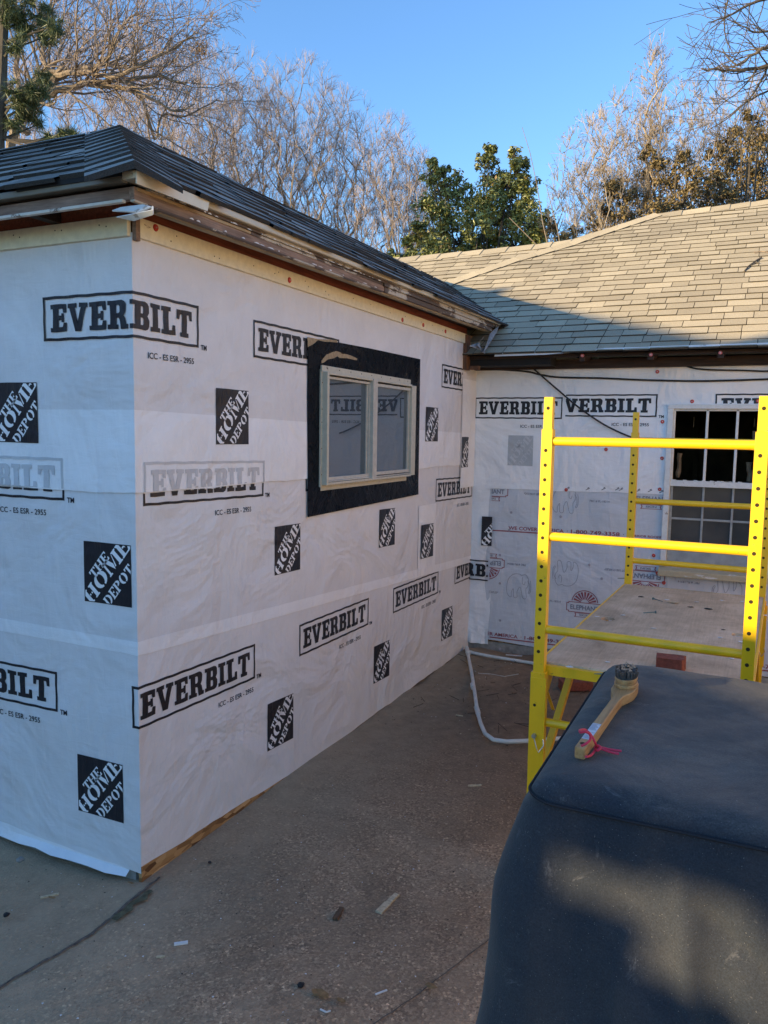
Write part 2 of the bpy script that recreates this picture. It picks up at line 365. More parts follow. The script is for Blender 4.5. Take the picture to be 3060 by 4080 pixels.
# ---------------------------------------------------------------- house
house = empty('house', (0, 0, 0), label='single-storey house under repair, wrapped in white printed housewrap, with grey shingle roofs', cat='house')
WX0, WX1 = on(1447, 900, 1, YB).x, 1.945   # back window opening
WZ0, WZ1 = .73, 1.804
mb = MB()
mb.box((-3.6, .02, 0), (-.02, YB+3, 2.30))
mb.box((-.02, YB+.02, 0), (WX0, YB+.12, 2.12)); mb.box((WX1, YB+.02, 0), (7, YB+.12, 2.12))
mb.box((WX0, YB+.02, 0), (WX1, YB+.12, WZ0)); mb.box((WX0, YB+.02, WZ1), (WX1, YB+.12, 2.12))
mb.build('wall', M['osb'], house)
mb = MB(); mb.box((-3.6, .006, -.02), (-.03, .6, .035)); mb.box((0, YB+.002, -.02), (7, YB+.05, .05)); mb.build('foundation', M['found'], house)
# room behind the small-paned window
mb = MB()
for a, b_ in (((WX0-.5, YB+.12, .2), (WX0-.48, YB+2.2, 2.12)), ((WX1+.9, YB+.12, .2), (WX1+.92, YB+2.2, 2.12)), ((WX0-.5, YB+2.2, .2), (WX1+.92, YB+2.22, 2.12)),
              ((WX0-.5, YB+.12, .18), (WX1+.92, YB+2.2, .2)), ((WX0-.5, YB+.12, 2.12), (WX1+.92, YB+2.2, 2.14))): mb.box(a, b_)
for i in range(5): mb.box((WX0-.4+i*.42, YB+2.1, .2), (WX0-.36+i*.42, YB+2.2, 2.12))
mb.build('room', M['darkroom'], house)
rr = random.Random(4)
for (x, z, w_, h_) in ((WX1-.06, 1.58, .05, .13), (WX1-.085, 1.37, .06, .13), (WX1-.03, 1.70, .03, .12), (WX0+.045, 1.40, .05, .17), (WX0+.13, 1.70, .006, .07), (WX1-.075, 1.70, .006, .06)):
    mb = MB(); pts = [Vector((x+rr.uniform(-.15, .15)*w_, YB+.30, z+h_/2-h_*k/5)) for k in range(6)]
    mb.tube(pts, [w_*rr.uniform(.22, .42) for _ in pts], 7); mb.build('hanging_cloth', M['cloth'], house)
# housewrap sheets: vertical sheets, slightly proud of the wall
def sheet_x(mb, y0, y1, z0f, z1f, x, n=60, amp=.0):      # on the long wall (faces +X)
    V = []
    for i in range(n+1):
        y = y0+(y1-y0)*i/n
        V += [(x+amp*math.sin(i*2.1), y, z0f(y)), (x, y, z1f(y))]
    mb.idx(V, [(2*i, 2*i+2, 2*i+3, 2*i+1) for i in range(n)])
def sheet_y(mb, x0, x1, z0f, z1f, y, n=60, amp=.0):      # faces -Y
    V = []
    for i in range(n+1):
        x_ = x0+(x1-x0)*i/n
        V += [(x_, y-amp*math.sin(i*2.1), z0f(x_)), (x_, y, z1f(x_))]
    mb.idx(V, [(2*i, 2*i+2, 2*i+3, 2*i+1) for i in range(n)])
jit = lambda s, a: (lambda q: a*(math.sin(q*9+s)+.6*math.sin(q*23+2*s)+.4*math.sin(q*57+s)))
TOP = 2.235
lap = lambda q: 1.378+jit(1, .0025)(q); dbl = lambda q: 1.66-.018*q if q > 0 else 1.66
t1 = lambda y: .868-.0505*y if y > 0 else .866-.012*(-y)*-1; t0 = lambda y: .817-.0505*y if y > 0 else .820+.006*(-y)
osb_h = lambda y: max(-.01, .050-.052*y)+jit(3, .003)(y)
c_ = lambda v: (lambda q: v)
SKS = .045
mb = MB(); mb.mi = 0
sheet_x(mb, 0, YB, osb_h, c_(1.5), 0.0); sheet_y(mb, -3.6, 0.0, lambda x: .022-SKS*x+jit(2, .003)(x) if x > -1 else .02+SKS, c_(1.5), 0.0)
wrap_low = mb.build('housewrap', [M['wrap']], house)
mb = MB()
sheet_x(mb, -.004, YB, lap, c_(TOP), .005); sheet_y(mb, -3.6, .005, lap, c_(TOP), -.004)
mb.mi = 1
sheet_x(mb, -.005, YB, lap, dbl, .0056); sheet_y(mb, -3.6, .0056, lap, c_(1.66), -.0047)
wrap_up = mb.build('housewrap', [M['wrap'], M['wrap2']], house)
tag(wrap_up, 'upper sheet of printed housewrap lapped over the lower one')
mb = MB(); sheet_x(mb, -.002, YB, t0, t1, .003); sheet_y(mb, -3.6, .003, t0, lambda x: .866-.012*x*-1 if 0 else .866-(-x)*-.012, -.002)
mb.build('seam_tape', M['wrap2'], house)
# loose lower skirt of wrap at the foot of the front wall
mb = MB(); n = 40; V = []
for i in range(n+1):
    x_ = -3.6+(3.6-.055)*i/n
    V += [(x_, .001, .12), (x_, .001, .052-.028*i/n), (x_+.0, -.022-.007*math.sin(i*.55)-.004*math.sin(i*2.3), .005+.005*abs(math.sin(i*1.3)))]
mb.idx(V, [(3*i+k, 3*i+k+1, 3*i+k+4, 3*i+k+3) for i in range(n) for k in (0, 1)])
mb.build('wrap_skirt', M['wrap2'], house, smooth=True)
mb = MB(); mb.box((-.012, .0015, -.02), (-.0012, 1.15, .10)); mb.box((-.010, .0022, -.02), (.0012, .012, .045)); mb.build('sheathing_edge', M['osb'], house)
# back wall wraps
XR = 7
lapB = lambda x: 1.196+.0135*x+jit(5, .003)(x)
mb = MB(); 
def ysheet_holed(mb, z0, z1, y, zsp=None):
    for x0, x1 in ((.0, WX0), (WX1, XR)): sheet_y(mb, x0, x1, z0, z1, y, 30)
    sheet_y(mb, WX0, WX1, z0, c_(WZ0), y, 6)
ysheet_holed(mb, lambda x: .06+.006*math.sin(x*9), c_(1.4), YB)
back_low = mb.build('housewrap', M['eskin'], house); tag(back_low, 'grey housewrap printed in maroon on the rear wall')
mb = MB()
for x0, x1 in ((.0, WX0), (WX1, XR)): sheet_y(mb, x0, x1, lapB, c_(2.06), YB-.005, 30)
sheet_y(mb, WX0, WX1, c_(WZ1), c_(2.06), YB-.005, 6)
mb.mi = 1
sheet_y(mb, .05, WX0, lapB, lambda x: lapB(x)+.035, YB-.0056, 20)
sheet_y(mb, .018, .10, c_(1.2), c_(2.0), YB-.0062, 8); sheet_y(mb, .10, .652, c_(1.26), c_(2.0), YB-.0058, 8)
mb.build('housewrap', [M['wrap3'], M['wrap2']], house)
# piece turning the inner corner: on the rear wall down to the ground
mb = MB(); n = 30; V = []
for i in range(n+1):
    z = .03+(1.215-.03)*i/n; k = max(0, 1-z/.45)
    for j in range(7):
        x_ = .001+(.158-.012*math.sin(z*14)*.4+.02*(z > .75))*j/6
        V.append((x_, YB-.004-.02*k*math.sin(j*1.1+z*9)**2-.006*math.sin(j*.9), z))
mb.idx(V, [(7*i+j, 7*i+j+1, 7*i+j+8, 7*i+j+7) for i in range(n) for j in range(6)])
mb.build('corner_flap', M['wrap3'], house, smooth=True)
mb = MB(); sheet_x(mb, 3.24, YB-.003, c_(1.21), c_(1.98), .0095, 8); mb.build('corner_patch', M['wrap2'], house)
mb = MB(); sheet_x(mb, 2.50, 2.80, c_(.70), c_(1.14), .0040, 4); mb.build('wrap_patch', M['wrap2'], house)
# ---- printing
def curve_mesh(loops, res=3):
    cu = bpy.data.curves.new('c', 'CURVE'); cu.dimensions = '2D'; cu.fill_mode = 'BOTH'
    for L in loops:
        s = cu.splines.new('POLY'); s.points.add(len(L)-1)
        for p, q in zip(s.points, L): p.co = (q[0], q[1], 0, 1)
        s.use_cyclic_u = True
    o = bpy.data.objects.new('c', cu); COL.objects.link(o)
    me = bpy.data.meshes.new_from_object(o.evaluated_get(bpy.context.evaluated_depsgraph_get()))
    bpy.data.objects.remove(o); bpy.data.curves.remove(cu); return me
def text_mesh(s, width=None, height=1.0, bold=0.0, cx=False):
    cu = bpy.data.curves.new('t', 'FONT'); cu.body = s; cu.fill_mode = 'BOTH'; cu.offset = bold; cu.resolution_u = 3
    o = bpy.data.objects.new('t', cu); COL.objects.link(o)
    me = bpy.data.meshes.new_from_object(o.evaluated_get(bpy.context.evaluated_depsgraph_get()))
    bpy.data.objects.remove(o); bpy.data.curves.remove(cu)
    v = np.array([q.co[:2] for q in me.vertices]); lo = v.min(0); hi = v.max(0)
    for q in me.vertices:
        q.co.x = (q.co.x-lo[0])/(hi[0]-lo[0])*(width if width else (hi[0]-lo[0]))
        q.co.y = (q.co.y-lo[1])/(hi[1]-lo[1])*height
    return me
LT = {
 'E': (.72, [[(0, 0), (.72, 0), (.72, .32), (.58, .32), (.55, .17), (.36, .17), (.36, .42), (.48, .42), (.48, .34), (.6, .34), (.6, .66), (.48, .66), (.48, .58), (.36, .58), (.36, .83), (.55, .83), (.58, .68), (.72, .68), (.72, 1), (0, 1), (0, .84), (.1, .84), (.1, .16), (0, .16)]]),
 'V': (.86, [[(0, 1), (0, .84), (.07, .84), (.3, 0), (.56, 0), (.79, .84), (.86, .84), (.86, 1), (.48, 1), (.48, .84), (.56, .84), (.43, .34), (.30, .84), (.38, .84), (.38, 1)]]),
 'I': (.44, [[(0, 0), (.44, 0), (.44, .16), (.34, .16), (.34, .84), (.44, .84), (.44, 1), (0, 1), (0, .84), (.1, .84), (.1, .16), (0, .16)]]),
 'L': (.70, [[(0, 0), (.7, 0), (.7, .36), (.56, .36), (.53, .17), (.36, .17), (.36, .84), (.46, .84), (.46, 1), (0, 1), (0, .84), (.1, .84), (.1, .16), (0, .16)]]),
 'T': (.80, [[(.18, 0), (.62, 0), (.62, .16), (.53, .16), (.53, .83), (.64, .83), (.67, .64), (.8, .64), (.8, 1), (0, 1), (0, .64), (.13, .64), (.16, .83), (.27, .83), (.27, .16), (.18, .16)]]),
 'B': (.76, [[(0, 0), (.58, 0), (.70, .05), (.76, .15), (.76, .36), (.66, .5), (.74, .62), (.74, .86), (.68, .95), (.56, 1), (0, 1), (0, .84), (.1, .84), (.1, .16), (0, .16)],
             [(.36, .17), (.46, .17), (.50, .22), (.50, .37), (.46, .43), (.36, .43)], [(.36, .58), (.45, .58), (.48, .63), (.48, .78), (.45, .83), (.36, .83)]]),
 'R': (.84, [[(0, 0), (.44, 0), (.44, .16), (.36, .16), (.36, .40), (.46, .40), (.50, .30), (.54, 0), (.84, 0), (.84, .16), (.77, .16), (.73, .38), (.67, .46), (.75, .58), (.76, .84), (.70, .94), (.58, 1), (0, 1), (0, .84), (.1, .84), (.1, .16), (0, .16)],
             [(.36, .56), (.46, .56), (.51, .61), (.51, .78), (.46, .84), (.36, .84)]]),
}
def word(s, gap=.07):
    x = 0; loops = []
    for ch in s:
        w_, L = LT[ch]
        loops += [[(p[0]+x, p[1]) for p in l] for l in L]; x += w_+gap
    return loops, x-gap
def wob(L, r, a):
    """hand-printed look: split edges and wobble them"""
    out = []
    for i in range(len(L)):
        p, q = L[i], L[(i+1) % len(L)]; n = max(1, int(math.hypot(q[0]-p[0], q[1]-p[1])/.02))
        for k in range(n):
            x = p[0]+(q[0]-p[0])*k/n; y = p[1]+(q[1]-p[1])*k/n
            out.append((x+a*math.sin(y*70+x*31+r), y+a*math.sin(x*63+y*27+r*1.7)))
    return out
EBW, EBH = .735, .152
def everbilt_mesh(r=0):
    loops, wd = word('EVERBILT'); sx = (EBW-.075)/wd; hh = .094
    out = [[(.036+p[0]*sx, .030+p[1]*hh) for p in l] for l in loops]
    b_ = .0095
    out += [[(0, 0), (EBW, 0), (EBW, EBH), (0, EBH)], [(b_, b_), (EBW-b_, b_), (EBW-b_, EBH-b_), (b_, EBH-b_)]]
    return curve_mesh([wob(l, r, .0009) for l in out])
def bars(x0, w_=.32, t_=.2):
    s = (w_-t_)/2
    return [(x0, 0), (x0+w_, 0), (x0+w_, .08), (x0+w_-s, .13), (x0+w_-s, .87), (x0+w_, .92), (x0+w_, 1), (x0, 1), (x0, .92), (x0+s, .87), (x0+s, .13), (x0, .08)]
def arc(cx, cy, ro, ri, rov, riv, a0, a1, n=8):
    o = [(cx+ro*math.cos(math.radians(a0+(a1-a0)*k/n)), cy+rov*math.sin(math.radians(a0+(a1-a0)*k/n))) for k in range(n+1)]
    i = [(cx+ri*math.cos(math.radians(a1+(a0-a1)*k/n)), cy+riv*math.sin(math.radians(a1+(a0-a1)*k/n))) for k in range(n+1)]
    return o+i
ST = {
 'H': (.80, [bars(0), bars(.48), [(.29, .44), (.37, .44), (.37, .56), (.29, .56)], [(.43, .44), (.51, .44), (.51, .56), (.43, .56)]]),
 'O': (.84, [arc(.40, .5, .40, .17, .5, .38, 98, 262), arc(.44, .5, .40, .17, .5, .38, -82, 82)]),
 'M': (1.10, [bars(0, .24, .11), bars(.80, .32), [(.20, 1), (.42, 1), (.58, .42), (.50, .04)], [(.62, .36), (.78, .96), (.78, .82), (.64, .16), (.56, .16)][::-1]]),
 'E': (.66, [bars(0), [(.30, 0), (.66, 0), (.66, .3), (.58, .3), (.5, .1), (.30, .1)], [(.30, 1), (.66, 1), (.66, .72), (.58, .72), (.5, .9), (.30, .9)], [(.29, .45), (.40, .45), (.46, .34), (.46, .66), (.40, .56), (.29, .56)]]),
 'T': (.70, [bars(.19), [(0, 1), (0, .72), (.07, .72), (.16, .9), (.16, 1)], [(.54, 1), (.54, .9), (.63, .72), (.70, .72), (.70, 1)]]),
 'D': (.78, [bars(0), arc(.34, .5, .44, .21, .5, .38, -84, 84)]),
 'P': (.70, [bars(0), arc(.34, .72, .36, .14, .28, .15, -84, 84, 6)]),
}
def stword(s, x, y, h, wdt, ang, gap=.07):
    tot = sum(ST[c][0] for c in s)+gap*(len(s)-1); k = wdt/tot; cx = 0; out = []
    ca, sa = math.cos(ang), math.sin(ang)
    for c in s:
        for L in ST[c][1]:
            out.append([(x+((p[0]+cx)*k)*ca-p[1]*h*sa, y+((p[0]+cx)*k)*sa+p[1]*h*ca) for p in L])
        cx += ST[c][0]+gap
    return out
HD = .216
def hd_mesh():
    a = math.radians(50)
    L = stword('HOME', .155, -.055, .255, 1.33, a)+stword('THE', .235, .375, .165, .50, a)+stword('DEPOT', .53, -.045, .175, .84, a)
    me = bpy.data.meshes.new('hd'); bm = bmesh.new()
    for l in L:
        sub = curve_mesh([[(p[0]*HD, p[1]*HD) for p in l]]); bm.from_mesh(sub); bpy.data.meshes.remove(sub)
    for co, no in (((.004, 0, 0), (-1, 0, 0)), ((HD-.0015, 0, 0), (1, 0, 0)), ((0, .003, 0), (0, -1, 0)), ((0, HD-.003, 0), (0, 1, 0))):
        bmesh.ops.bisect_plane(bm, geom=bm.verts[:]+bm.edges[:]+bm.faces[:], plane_co=co, plane_no=no, clear_outer=True)
    bm.to_mesh(me); bm.free()
    return me
def sq_mesh():
    me = bpy.data.meshes.new('sq'); me.from_pydata([(0, 0, 0), (HD, 0, 0), (HD, HD, 0), (0, HD, 0)], [], [(0, 1, 2, 3)]); return me
EBM = everbilt_mesh(0); HDM = hd_mesh(); SQM = sq_mesh(); ICC = text_mesh('ICC - ES ESR - 2955', .243, .021, .012); TMM = text_mesh('TM', .034, .019, .03)
def clip(bm, cuts):
    for co, no in cuts:
        bmesh.ops.bisect_plane(bm, geom=bm.verts[:]+bm.edges[:]+bm.faces[:], plane_co=co, plane_no=no, clear_outer=True)
def printed(me, wall, a, z, mat, off, cuts=(), name='printed_logo', parent=None, sx=1, sz=1, rot=0, warp=0, label=None, rise=0):
    """lay a flat print (x right, y up) on a wall. wall: L long (+X, right=+Y), F front (-Y at y=0), B back (-Y at YB), C = wraps round the outer corner"""
    bm = bmesh.new(); bm.from_mesh(me)
    if warp or wall == 'C':
        bmesh.ops.subdivide_edges(bm, edges=[e for e in bm.edges if e.calc_length() > .03], cuts=2)
    if wall == 'C':
        bmesh.ops.bisect_plane(bm, geom=bm.verts[:]+bm.edges[:]+bm.faces[:], plane_co=(-a, 0, 0), plane_no=(1, 0, 0))
    cr, sr = math.cos(rot), math.sin(rot)
    for v in bm.verts:
        x, y = v.co.x*sx, v.co.y*sz
        x, y = x*cr-y*sr, x*sr+y*cr
        x += warp*math.sin(y*40+x*9); y += warp*math.sin(x*25)+rise*x
        q = a+x; zz = z+y
        if wall == 'L': v.co = (off, q, zz)
        elif wall == 'F': v.co = (q, -off, zz)
        elif wall == 'B': v.co = (q, YB-off, zz)
        else: v.co = (off, q, zz) if q > 1e-5 else ((q, -off, zz) if q < -1e-5 else (off, -off, zz))
    clip(bm, cuts)
    bmesh.ops.triangulate(bm, faces=bm.faces[:])
    m2 = bpy.data.meshes.new(name); bm.to_mesh(m2); bm.free(); m2.materials.append(mat)
    o = bpy.data.objects.new(name, m2); COL.objects.link(o); o.parent = parent
    if label: o['label'] = label
    return o
def eb(wall, a, z, parent, off=.0075, cuts=(), tm=True, icc=True, mat=None, iccoff=(.40, -.058), **k):
    mat = mat or M['ink']
    o = printed(EBM, wall, a, z, mat, off, cuts, 'printed_logo', parent, **k)
    kk = dict(k)
    if tm: printed(TMM, wall, a+EBW+.012, z-.006+kk.get('rise', 0)*EBW, M['inktext'], off, cuts, 'printed_text', parent)
    if icc: printed(ICC, wall, a+iccoff[0], z+iccoff[1]+kk.get('rise', 0)*.5, M['inktext'], off, cuts, 'printed_text', parent, rise=kk.get('rise', 0))
def hd(wall, a, z, parent, off=.0075, cuts=(), mat=None, wm=None, **k):
    printed(SQM, wall, a, z, mat or M['ink'], off, cuts, 'printed_logo', parent, warp=.0006, **k)
    printed(HDM, wall, a, z, wm or M['white_logo'], off+.0009, cuts, 'logo_lettering', parent, warp=.0006, **k)
Wu, Wl = wrap_up, wrap_low
UP0, LO0 = .0072, .0018
# outer corner box, long-wall upper row
eb('C', -.399, 1.897, Wu, UP0, iccoff=(.463, -.062)); eb('L', .689, 1.895, Wu, UP0, iccoff=(9, 9), icc=False)
eb('L', 2.838, 1.895, Wu, UP0, cuts=[((0, 3.243, 0), (0, 1, 0))], tm=False, icc=False)
hd('F', -.655, 1.54, Wu, UP0); hd('L', .437, 1.541, Wu, UP0); hd('L', 2.574, 1.544, Wu, UP0)
hd('L', 3.25, 1.357, Wu, .0102, cuts=[((0, 3.395, 0), (0, 1, 0))])
# row crossed by the lap
def lapped(wall, a, z, rise=0, **k):
    ax = (1, 0, 0) if wall == 'F' else (0, 1, 0)
    eb(wall, a, z, Wl, LO0, cuts=[((0, 0, 1.376), (0, 0, 1))], rise=rise, **k)
    printed(EBM, wall, a, z, M['inkfade'], UP0, [((0, 0, 1.3815), (0, 0, -1))], 'faded_logo', Wu, rise=rise)
lapped('F', -.324-EBW, 1.338); lapped('L', .036, 1.333, rise=-.019)
eb('L', 1.12, 1.318, Wl, LO0, cuts=[((0, 0, 1.376), (0, 0, 1))], icc=False)
eb('L', 2.79, 1.147, Wl, LO0, rise=-.02, iccoff=(.42, -.055))
# tape row
hd('F', -.238, .985, Wl, LO0); hd('L', .859, .962, Wl, LO0+0, rise=-.02); hd('L', 1.928, .950, Wl, LO0, rise=-.03); hd('L', 2.535, .802, Wl, .0095, rise=-.03, sx=.97)
hd('F', -1.30, .985, Wl, LO0); hd('F', -1.36, .197, Wl, LO0)
# lower row
eb('F', -.384-EBW, .553, Wl, LO0); eb('C', -.028, .556, Wl, LO0, rise=-.022, iccoff=(.48, -.055)); eb('L', 1.072, .542, Wl, LO0, rise=-.008); eb('L', 2.137, .532, Wl, LO0, rise=-.012, iccoff=(.45, -.055))
hd('F', -.292, .196, Wl, LO0)
hd('L', .804, .178, Wl, LO0, rise=-.06); hd('L', 1.885, .176, Wl, LO0, rise=-.04, sx=.99); hd('L', 2.955, .172, Wl, LO0, rise=-.04)
eb('L', 3.197, .527, Wl, LO0, cuts=[((0, YB-.006, 0), (0, 1, 0))], rise=-.02, tm=False, icc=False)
# rear wall upper sheet
Bu = [o for o in house.children if o.name.startswith('housewrap')][-1]
eb('B', .004, 1.709, Bu, .0075, sx=.872, tm=False, iccoff=(.345, -.064))
eb('B', .542, 1.727, Bu, .0075, cuts=[((.668, 0, 0), (-1, 0, 0))], iccoff=(.445, -.062))
eb('B', 1.634, 1.727, Bu, .0075, cuts=[((0, 0, WZ1+.012), (0, 0, -1))], tm=False, icc=False)
hd('B', .263, 1.373, Bu, .0075, mat=M['inkfade2'], wm=M['inkfade'], sx=.85)
flap = [o for o in house.children if o.name.startswith('corner_flap')][0]
hd('B', .086, .775, flap, .024, cuts=[((.166, 0, 0), (1, 0, 0))]); eb('B', -.345, .512, flap, .028, cuts=[((.146, 0, 0), (1, 0, 0)), ((.0, 0, 0), (-1, 0, 0))], tm=False, icc=False)
# maroon prints on the lower rear sheet
def ribbon(pts, w_, closed=False):
    loops = []
    P_ = [Vector((p[0], p[1])) for p in pts]
    if closed: P_.append(P_[0])
    V = []; F = []
    for i, p in enumerate(P_):
        d = (P_[min(i+1, len(P_)-1)]-P_[max(i-1, 0)]); d = d.normalized() if d.length else Vector((1, 0)); s = Vector((-d.y, d.x))*w_/2
        V += [(p.x+s.x, p.y+s.y, 0), (p.x-s.x, p.y-s.y, 0)]
    F = [(2*i, 2*i+1, 2*i+3, 2*i+2) for i in range(len(P_)-1)]
    me = bpy.data.meshes.new('r'); me.from_pydata(V, [], F); return me
def smoothpts(p, n=5):
    out = []
    for i in range(len(p)):
        a, b_, c, d = [Vector(p[(i+k-1) % len(p)]) for k in range(4)]
        for j in range(n):
            t_ = j/n; out.append(tuple(.5*((2*b_)+(c-a)*t_+(2*a-5*b_+4*c-d)*t_*t_+(-a+3*b_-3*c+d)*t_**3)))
    return out
ELE = [(.0, .10), (.005, .03), (.03, .0), (.05, .0), (.05, .04), (.07, .075), (.075, .0), (.11, .0), (.11, .05), (.14, .095), (.17, .0), (.205, .0), (.20, .08), (.22, .11), (.225, .16), (.215, .19), (.19, .215), (.15, .205), (.13, .215), (.07, .21), (.02, .17)]
ELE = [(x*.72, y*.80) for x, y in ELE]
TRUNK = [(.215, .16), (.235, .13), (.238, .08), (.225, .05), (.235, .045), (.248, .07), (.25, .12), (.24, .17)]
TRUNK = [(x*.72, y*.80) for x, y in TRUNK]
EAR = [(.165, .19), (.16, .14), (.18, .12), (.19, .16)]; EAR = [(x*.72, y*.80) for x, y in EAR]
def elephant(a, z, rot=0, cuts=(), flip=1, s=1):
    for L, cl in ((ELE, True), (TRUNK, False), (EAR, False)):
        pts = smoothpts(L, 4)
        if not cl: pts = pts[:-4]
        printed(ribbon([(p[0]*flip, p[1]) for p in pts], .0026, cl), 'B', a, z, M['greyink'], .0022, cuts, 'printed_outline', back_low, rot=rot, sx=s, sz=s)
def badge(a, z, rot=0, cuts=(), s=1):
    # sunburst half disc, name plate with stepped corners, small banner
    L = []
    for k in range(9):
        a0 = math.radians(12+k*18); a1 = math.radians(12+k*18+11)
        L.append([(.028*math.cos(a0), .028*math.sin(a0)+.02), (.082*math.cos(a0), .082*math.sin(a0)+.02), (.082*math.cos(a1), .082*math.sin(a1)+.02), (.028*math.cos(a1), .028*math.sin(a1)+.02)])
    L.append(arc(0, .02, .094, .088, .094, .088, 8, 172, 14))
    def plate(w_, h_, c): return [(-w_+c, -h_), (w_-c, -h_), (w_-c, -h_+c*.6), (w_, -h_+c*.6), (w_, h_-c*.6), (w_-c, h_-c*.6), (w_-c, h_), (-w_+c, h_), (-w_+c, h_-c*.6), (-w_, h_-c*.6), (-w_, -h_+c*.6), (-w_+c, -h_+c*.6)]
    L2 = [[(p[0], p[1]-.012) for p in plate(.128, .038, .014)], [(p[0], p[1]-.012) for p in plate(.123, .033, .014)]]
    L3 = [[(-.07, -.082), (.07, -.082), (.062, -.066), (.07, -.052), (-.07, -.052), (-.062, -.066)], [(-.062, -.079), (.062, -.079), (.056, -.066), (.062, -.055), (-.062, -.055), (-.056, -.066)]]
    printed(curve_mesh(L), 'B', a, z, M['redink'], .0022, cuts, 'printed_badge', back_low, rot=rot, sx=s, sz=s)
    printed(curve_mesh(L2), 'B', a, z, M['redink'], .0026, cuts, 'printed_badge', back_low, rot=rot, sx=s, sz=s)
    printed(curve_mesh(L3), 'B', a, z, M['redink'], .0026, cuts, 'printed_badge', back_low, rot=rot, sx=s, sz=s)
    for s_, w_, h_, x, y in (('ELEPHANT', .20, .034, -.10, -.029), ('SKIN', .07, .014, -.035, -.073)):
        me = text_mesh(s_, w_, h_, .02)
        for v in me.vertices: v.co.x += x; v.co.y += y
        printed(me, 'B', a, z, M['greyink'], .0030, cuts, 'printed_text', back_low, rot=rot, sx=s, sz=s)
topcut = ((0, 0, 1.20), (0, 0, 1)); lcut = ((.15, 0, 0), (-1, 0, 0)); wcut = ((WX0-.01, 0, 0), (1, 0, 0))
elephant(.60, 1.055, 0, [topcut]); elephant(.80, .70, PI, [], 1); elephant(.285, .41, 0, [lcut]); elephant(1.86, .66, PI)
badge(.135, .635, PI, [lcut]); badge(.855, .395, 0); badge(1.255, .635, PI, [((0, 0, .725), (0, 0, 1))]); badge(1.27, 1.19, 0, [topcut, wcut]); badge(.145, 1.19, 0, [topcut, lcut]); badge(2.3, .40)
def band(z0, z1, x0, x1, seedx):
    me = bpy.data.meshes.new('b'); me.from_pydata([(0, 0, 0), (x1-x0, z1-z0, 0), (x1-x0, z1-z0+.009, 0), (0, .009, 0)], [], [(0, 1, 2, 3)])
    printed(me, 'B', x0, z0, M['redink'], .0022, [], 'printed_stripe', back_low)
    sl_ = (z1-z0)/(x1-x0); x = x0+seedx
    for rep in range(3):
        for s_, w_, h_ in (('WE COVER AMERICA', .405, .026), ('·', .006, .006), ('1-800-749-3358', .335, .028), ('·', .006, .006), ('WARRIOR ROOFING MANUFACTURING, INC.', .56, .019)):
            dy = .012 if s_ == '·' else 0
            cc = [lcut]+([wcut] if x < WX0 else [((WX1+.01, 0, 0), (-1, 0, 0))] if z0 > .7 else [])
            if x > x0-.6: printed(text_mesh(s_, w_, h_, .025), 'B', x, z0+sl_*(x-x0)+.017+dy, M['redink'], .0022, cc, 'printed_text', back_low, rise=sl_)
            x += w_+.022
        x += .04
band(.886, .893, .165, WX0-.01, .118-.0); band(.082, .10, .165, 3.2, -.19)
for s_, a, z, r in (('*DO NOT USE STAPLES*', .39, 1.165, 0), ('FBC # FL-18314', .86, 1.135, 0), ('*DO NOT USE STAPLES*', 1.18, .69-.01, PI), ('FBC # FL-18314', .42, .66, PI), ('FBC # FL-18314', .55, .40, 0), ('*DO NOT USE STAPLES*', .02, .42, 0), ('FBC # FL-18314', 1.60, .64, PI)):
    printed(text_mesh(s_, .20 if s_[0] == '*' else .135, .016, .02), 'B', a, z, M['greyink'], .0022, [lcut], 'printed_text', back_low, rot=r)
for k, (x, y) in enumerate(((1223, 1066), (1266, 1061), (1300, 1068), (1338, 1060), (1375, 1064), (1400, 1070), (1330, 1058), (1425, 1068))):
    p = on(x, y, 1, YB)
    me = text_mesh('zz'[:0]+'~=', .03, .012, .03); printed(me, 'B', p.x, lapB(p.x)+.008, M['inktext'], .0068, [], 'printed_text', Bu, rot=.5)
# ---- caps, staples
def caps(pts, ax, val, nrm, mat, name='cap_nail', r=.0125):
    for x, y in pts:
        p = on(x, y, ax, val); mb = MB(); mb.disc(p, nrm, r, .004); mb.mi = 1; mb.disc(p+Vector(nrm)*.004, nrm, r*.22, .0015, 8)
        mb.build(name, [mat, M['steel']], house)
caps([(336, 492), (625, 605), (869, 691), (914, 702), (962, 716)], 0, .0185, (1, 0, 0), M['red'])
caps([(1420, 803), (1495, 867), (1431, 911), (1309, 971), (1430, 990), (1425, 1057), (1637, 866), (1425, 1088), (1223, 1058)], 1, YB-.007, (0, -1, 0), M['red'])
caps([(1185, 1112), (1420, 1238), (1434, 1259), (1412, 1200)], 1, YB-.002, (0, -1, 0), M['red'])
caps([(1104, 1107), (1211, 1116), (1100, 1145), (1080, 1199), (1175, 1212), (1066, 1237), (1080, 1260), (1273, 1220), (1080, 1340), (1080, 1402), (1175, 1362), (1300, 1250)], 1, YB-.002, (0, -1, 0), M['greycap'], r=.010)
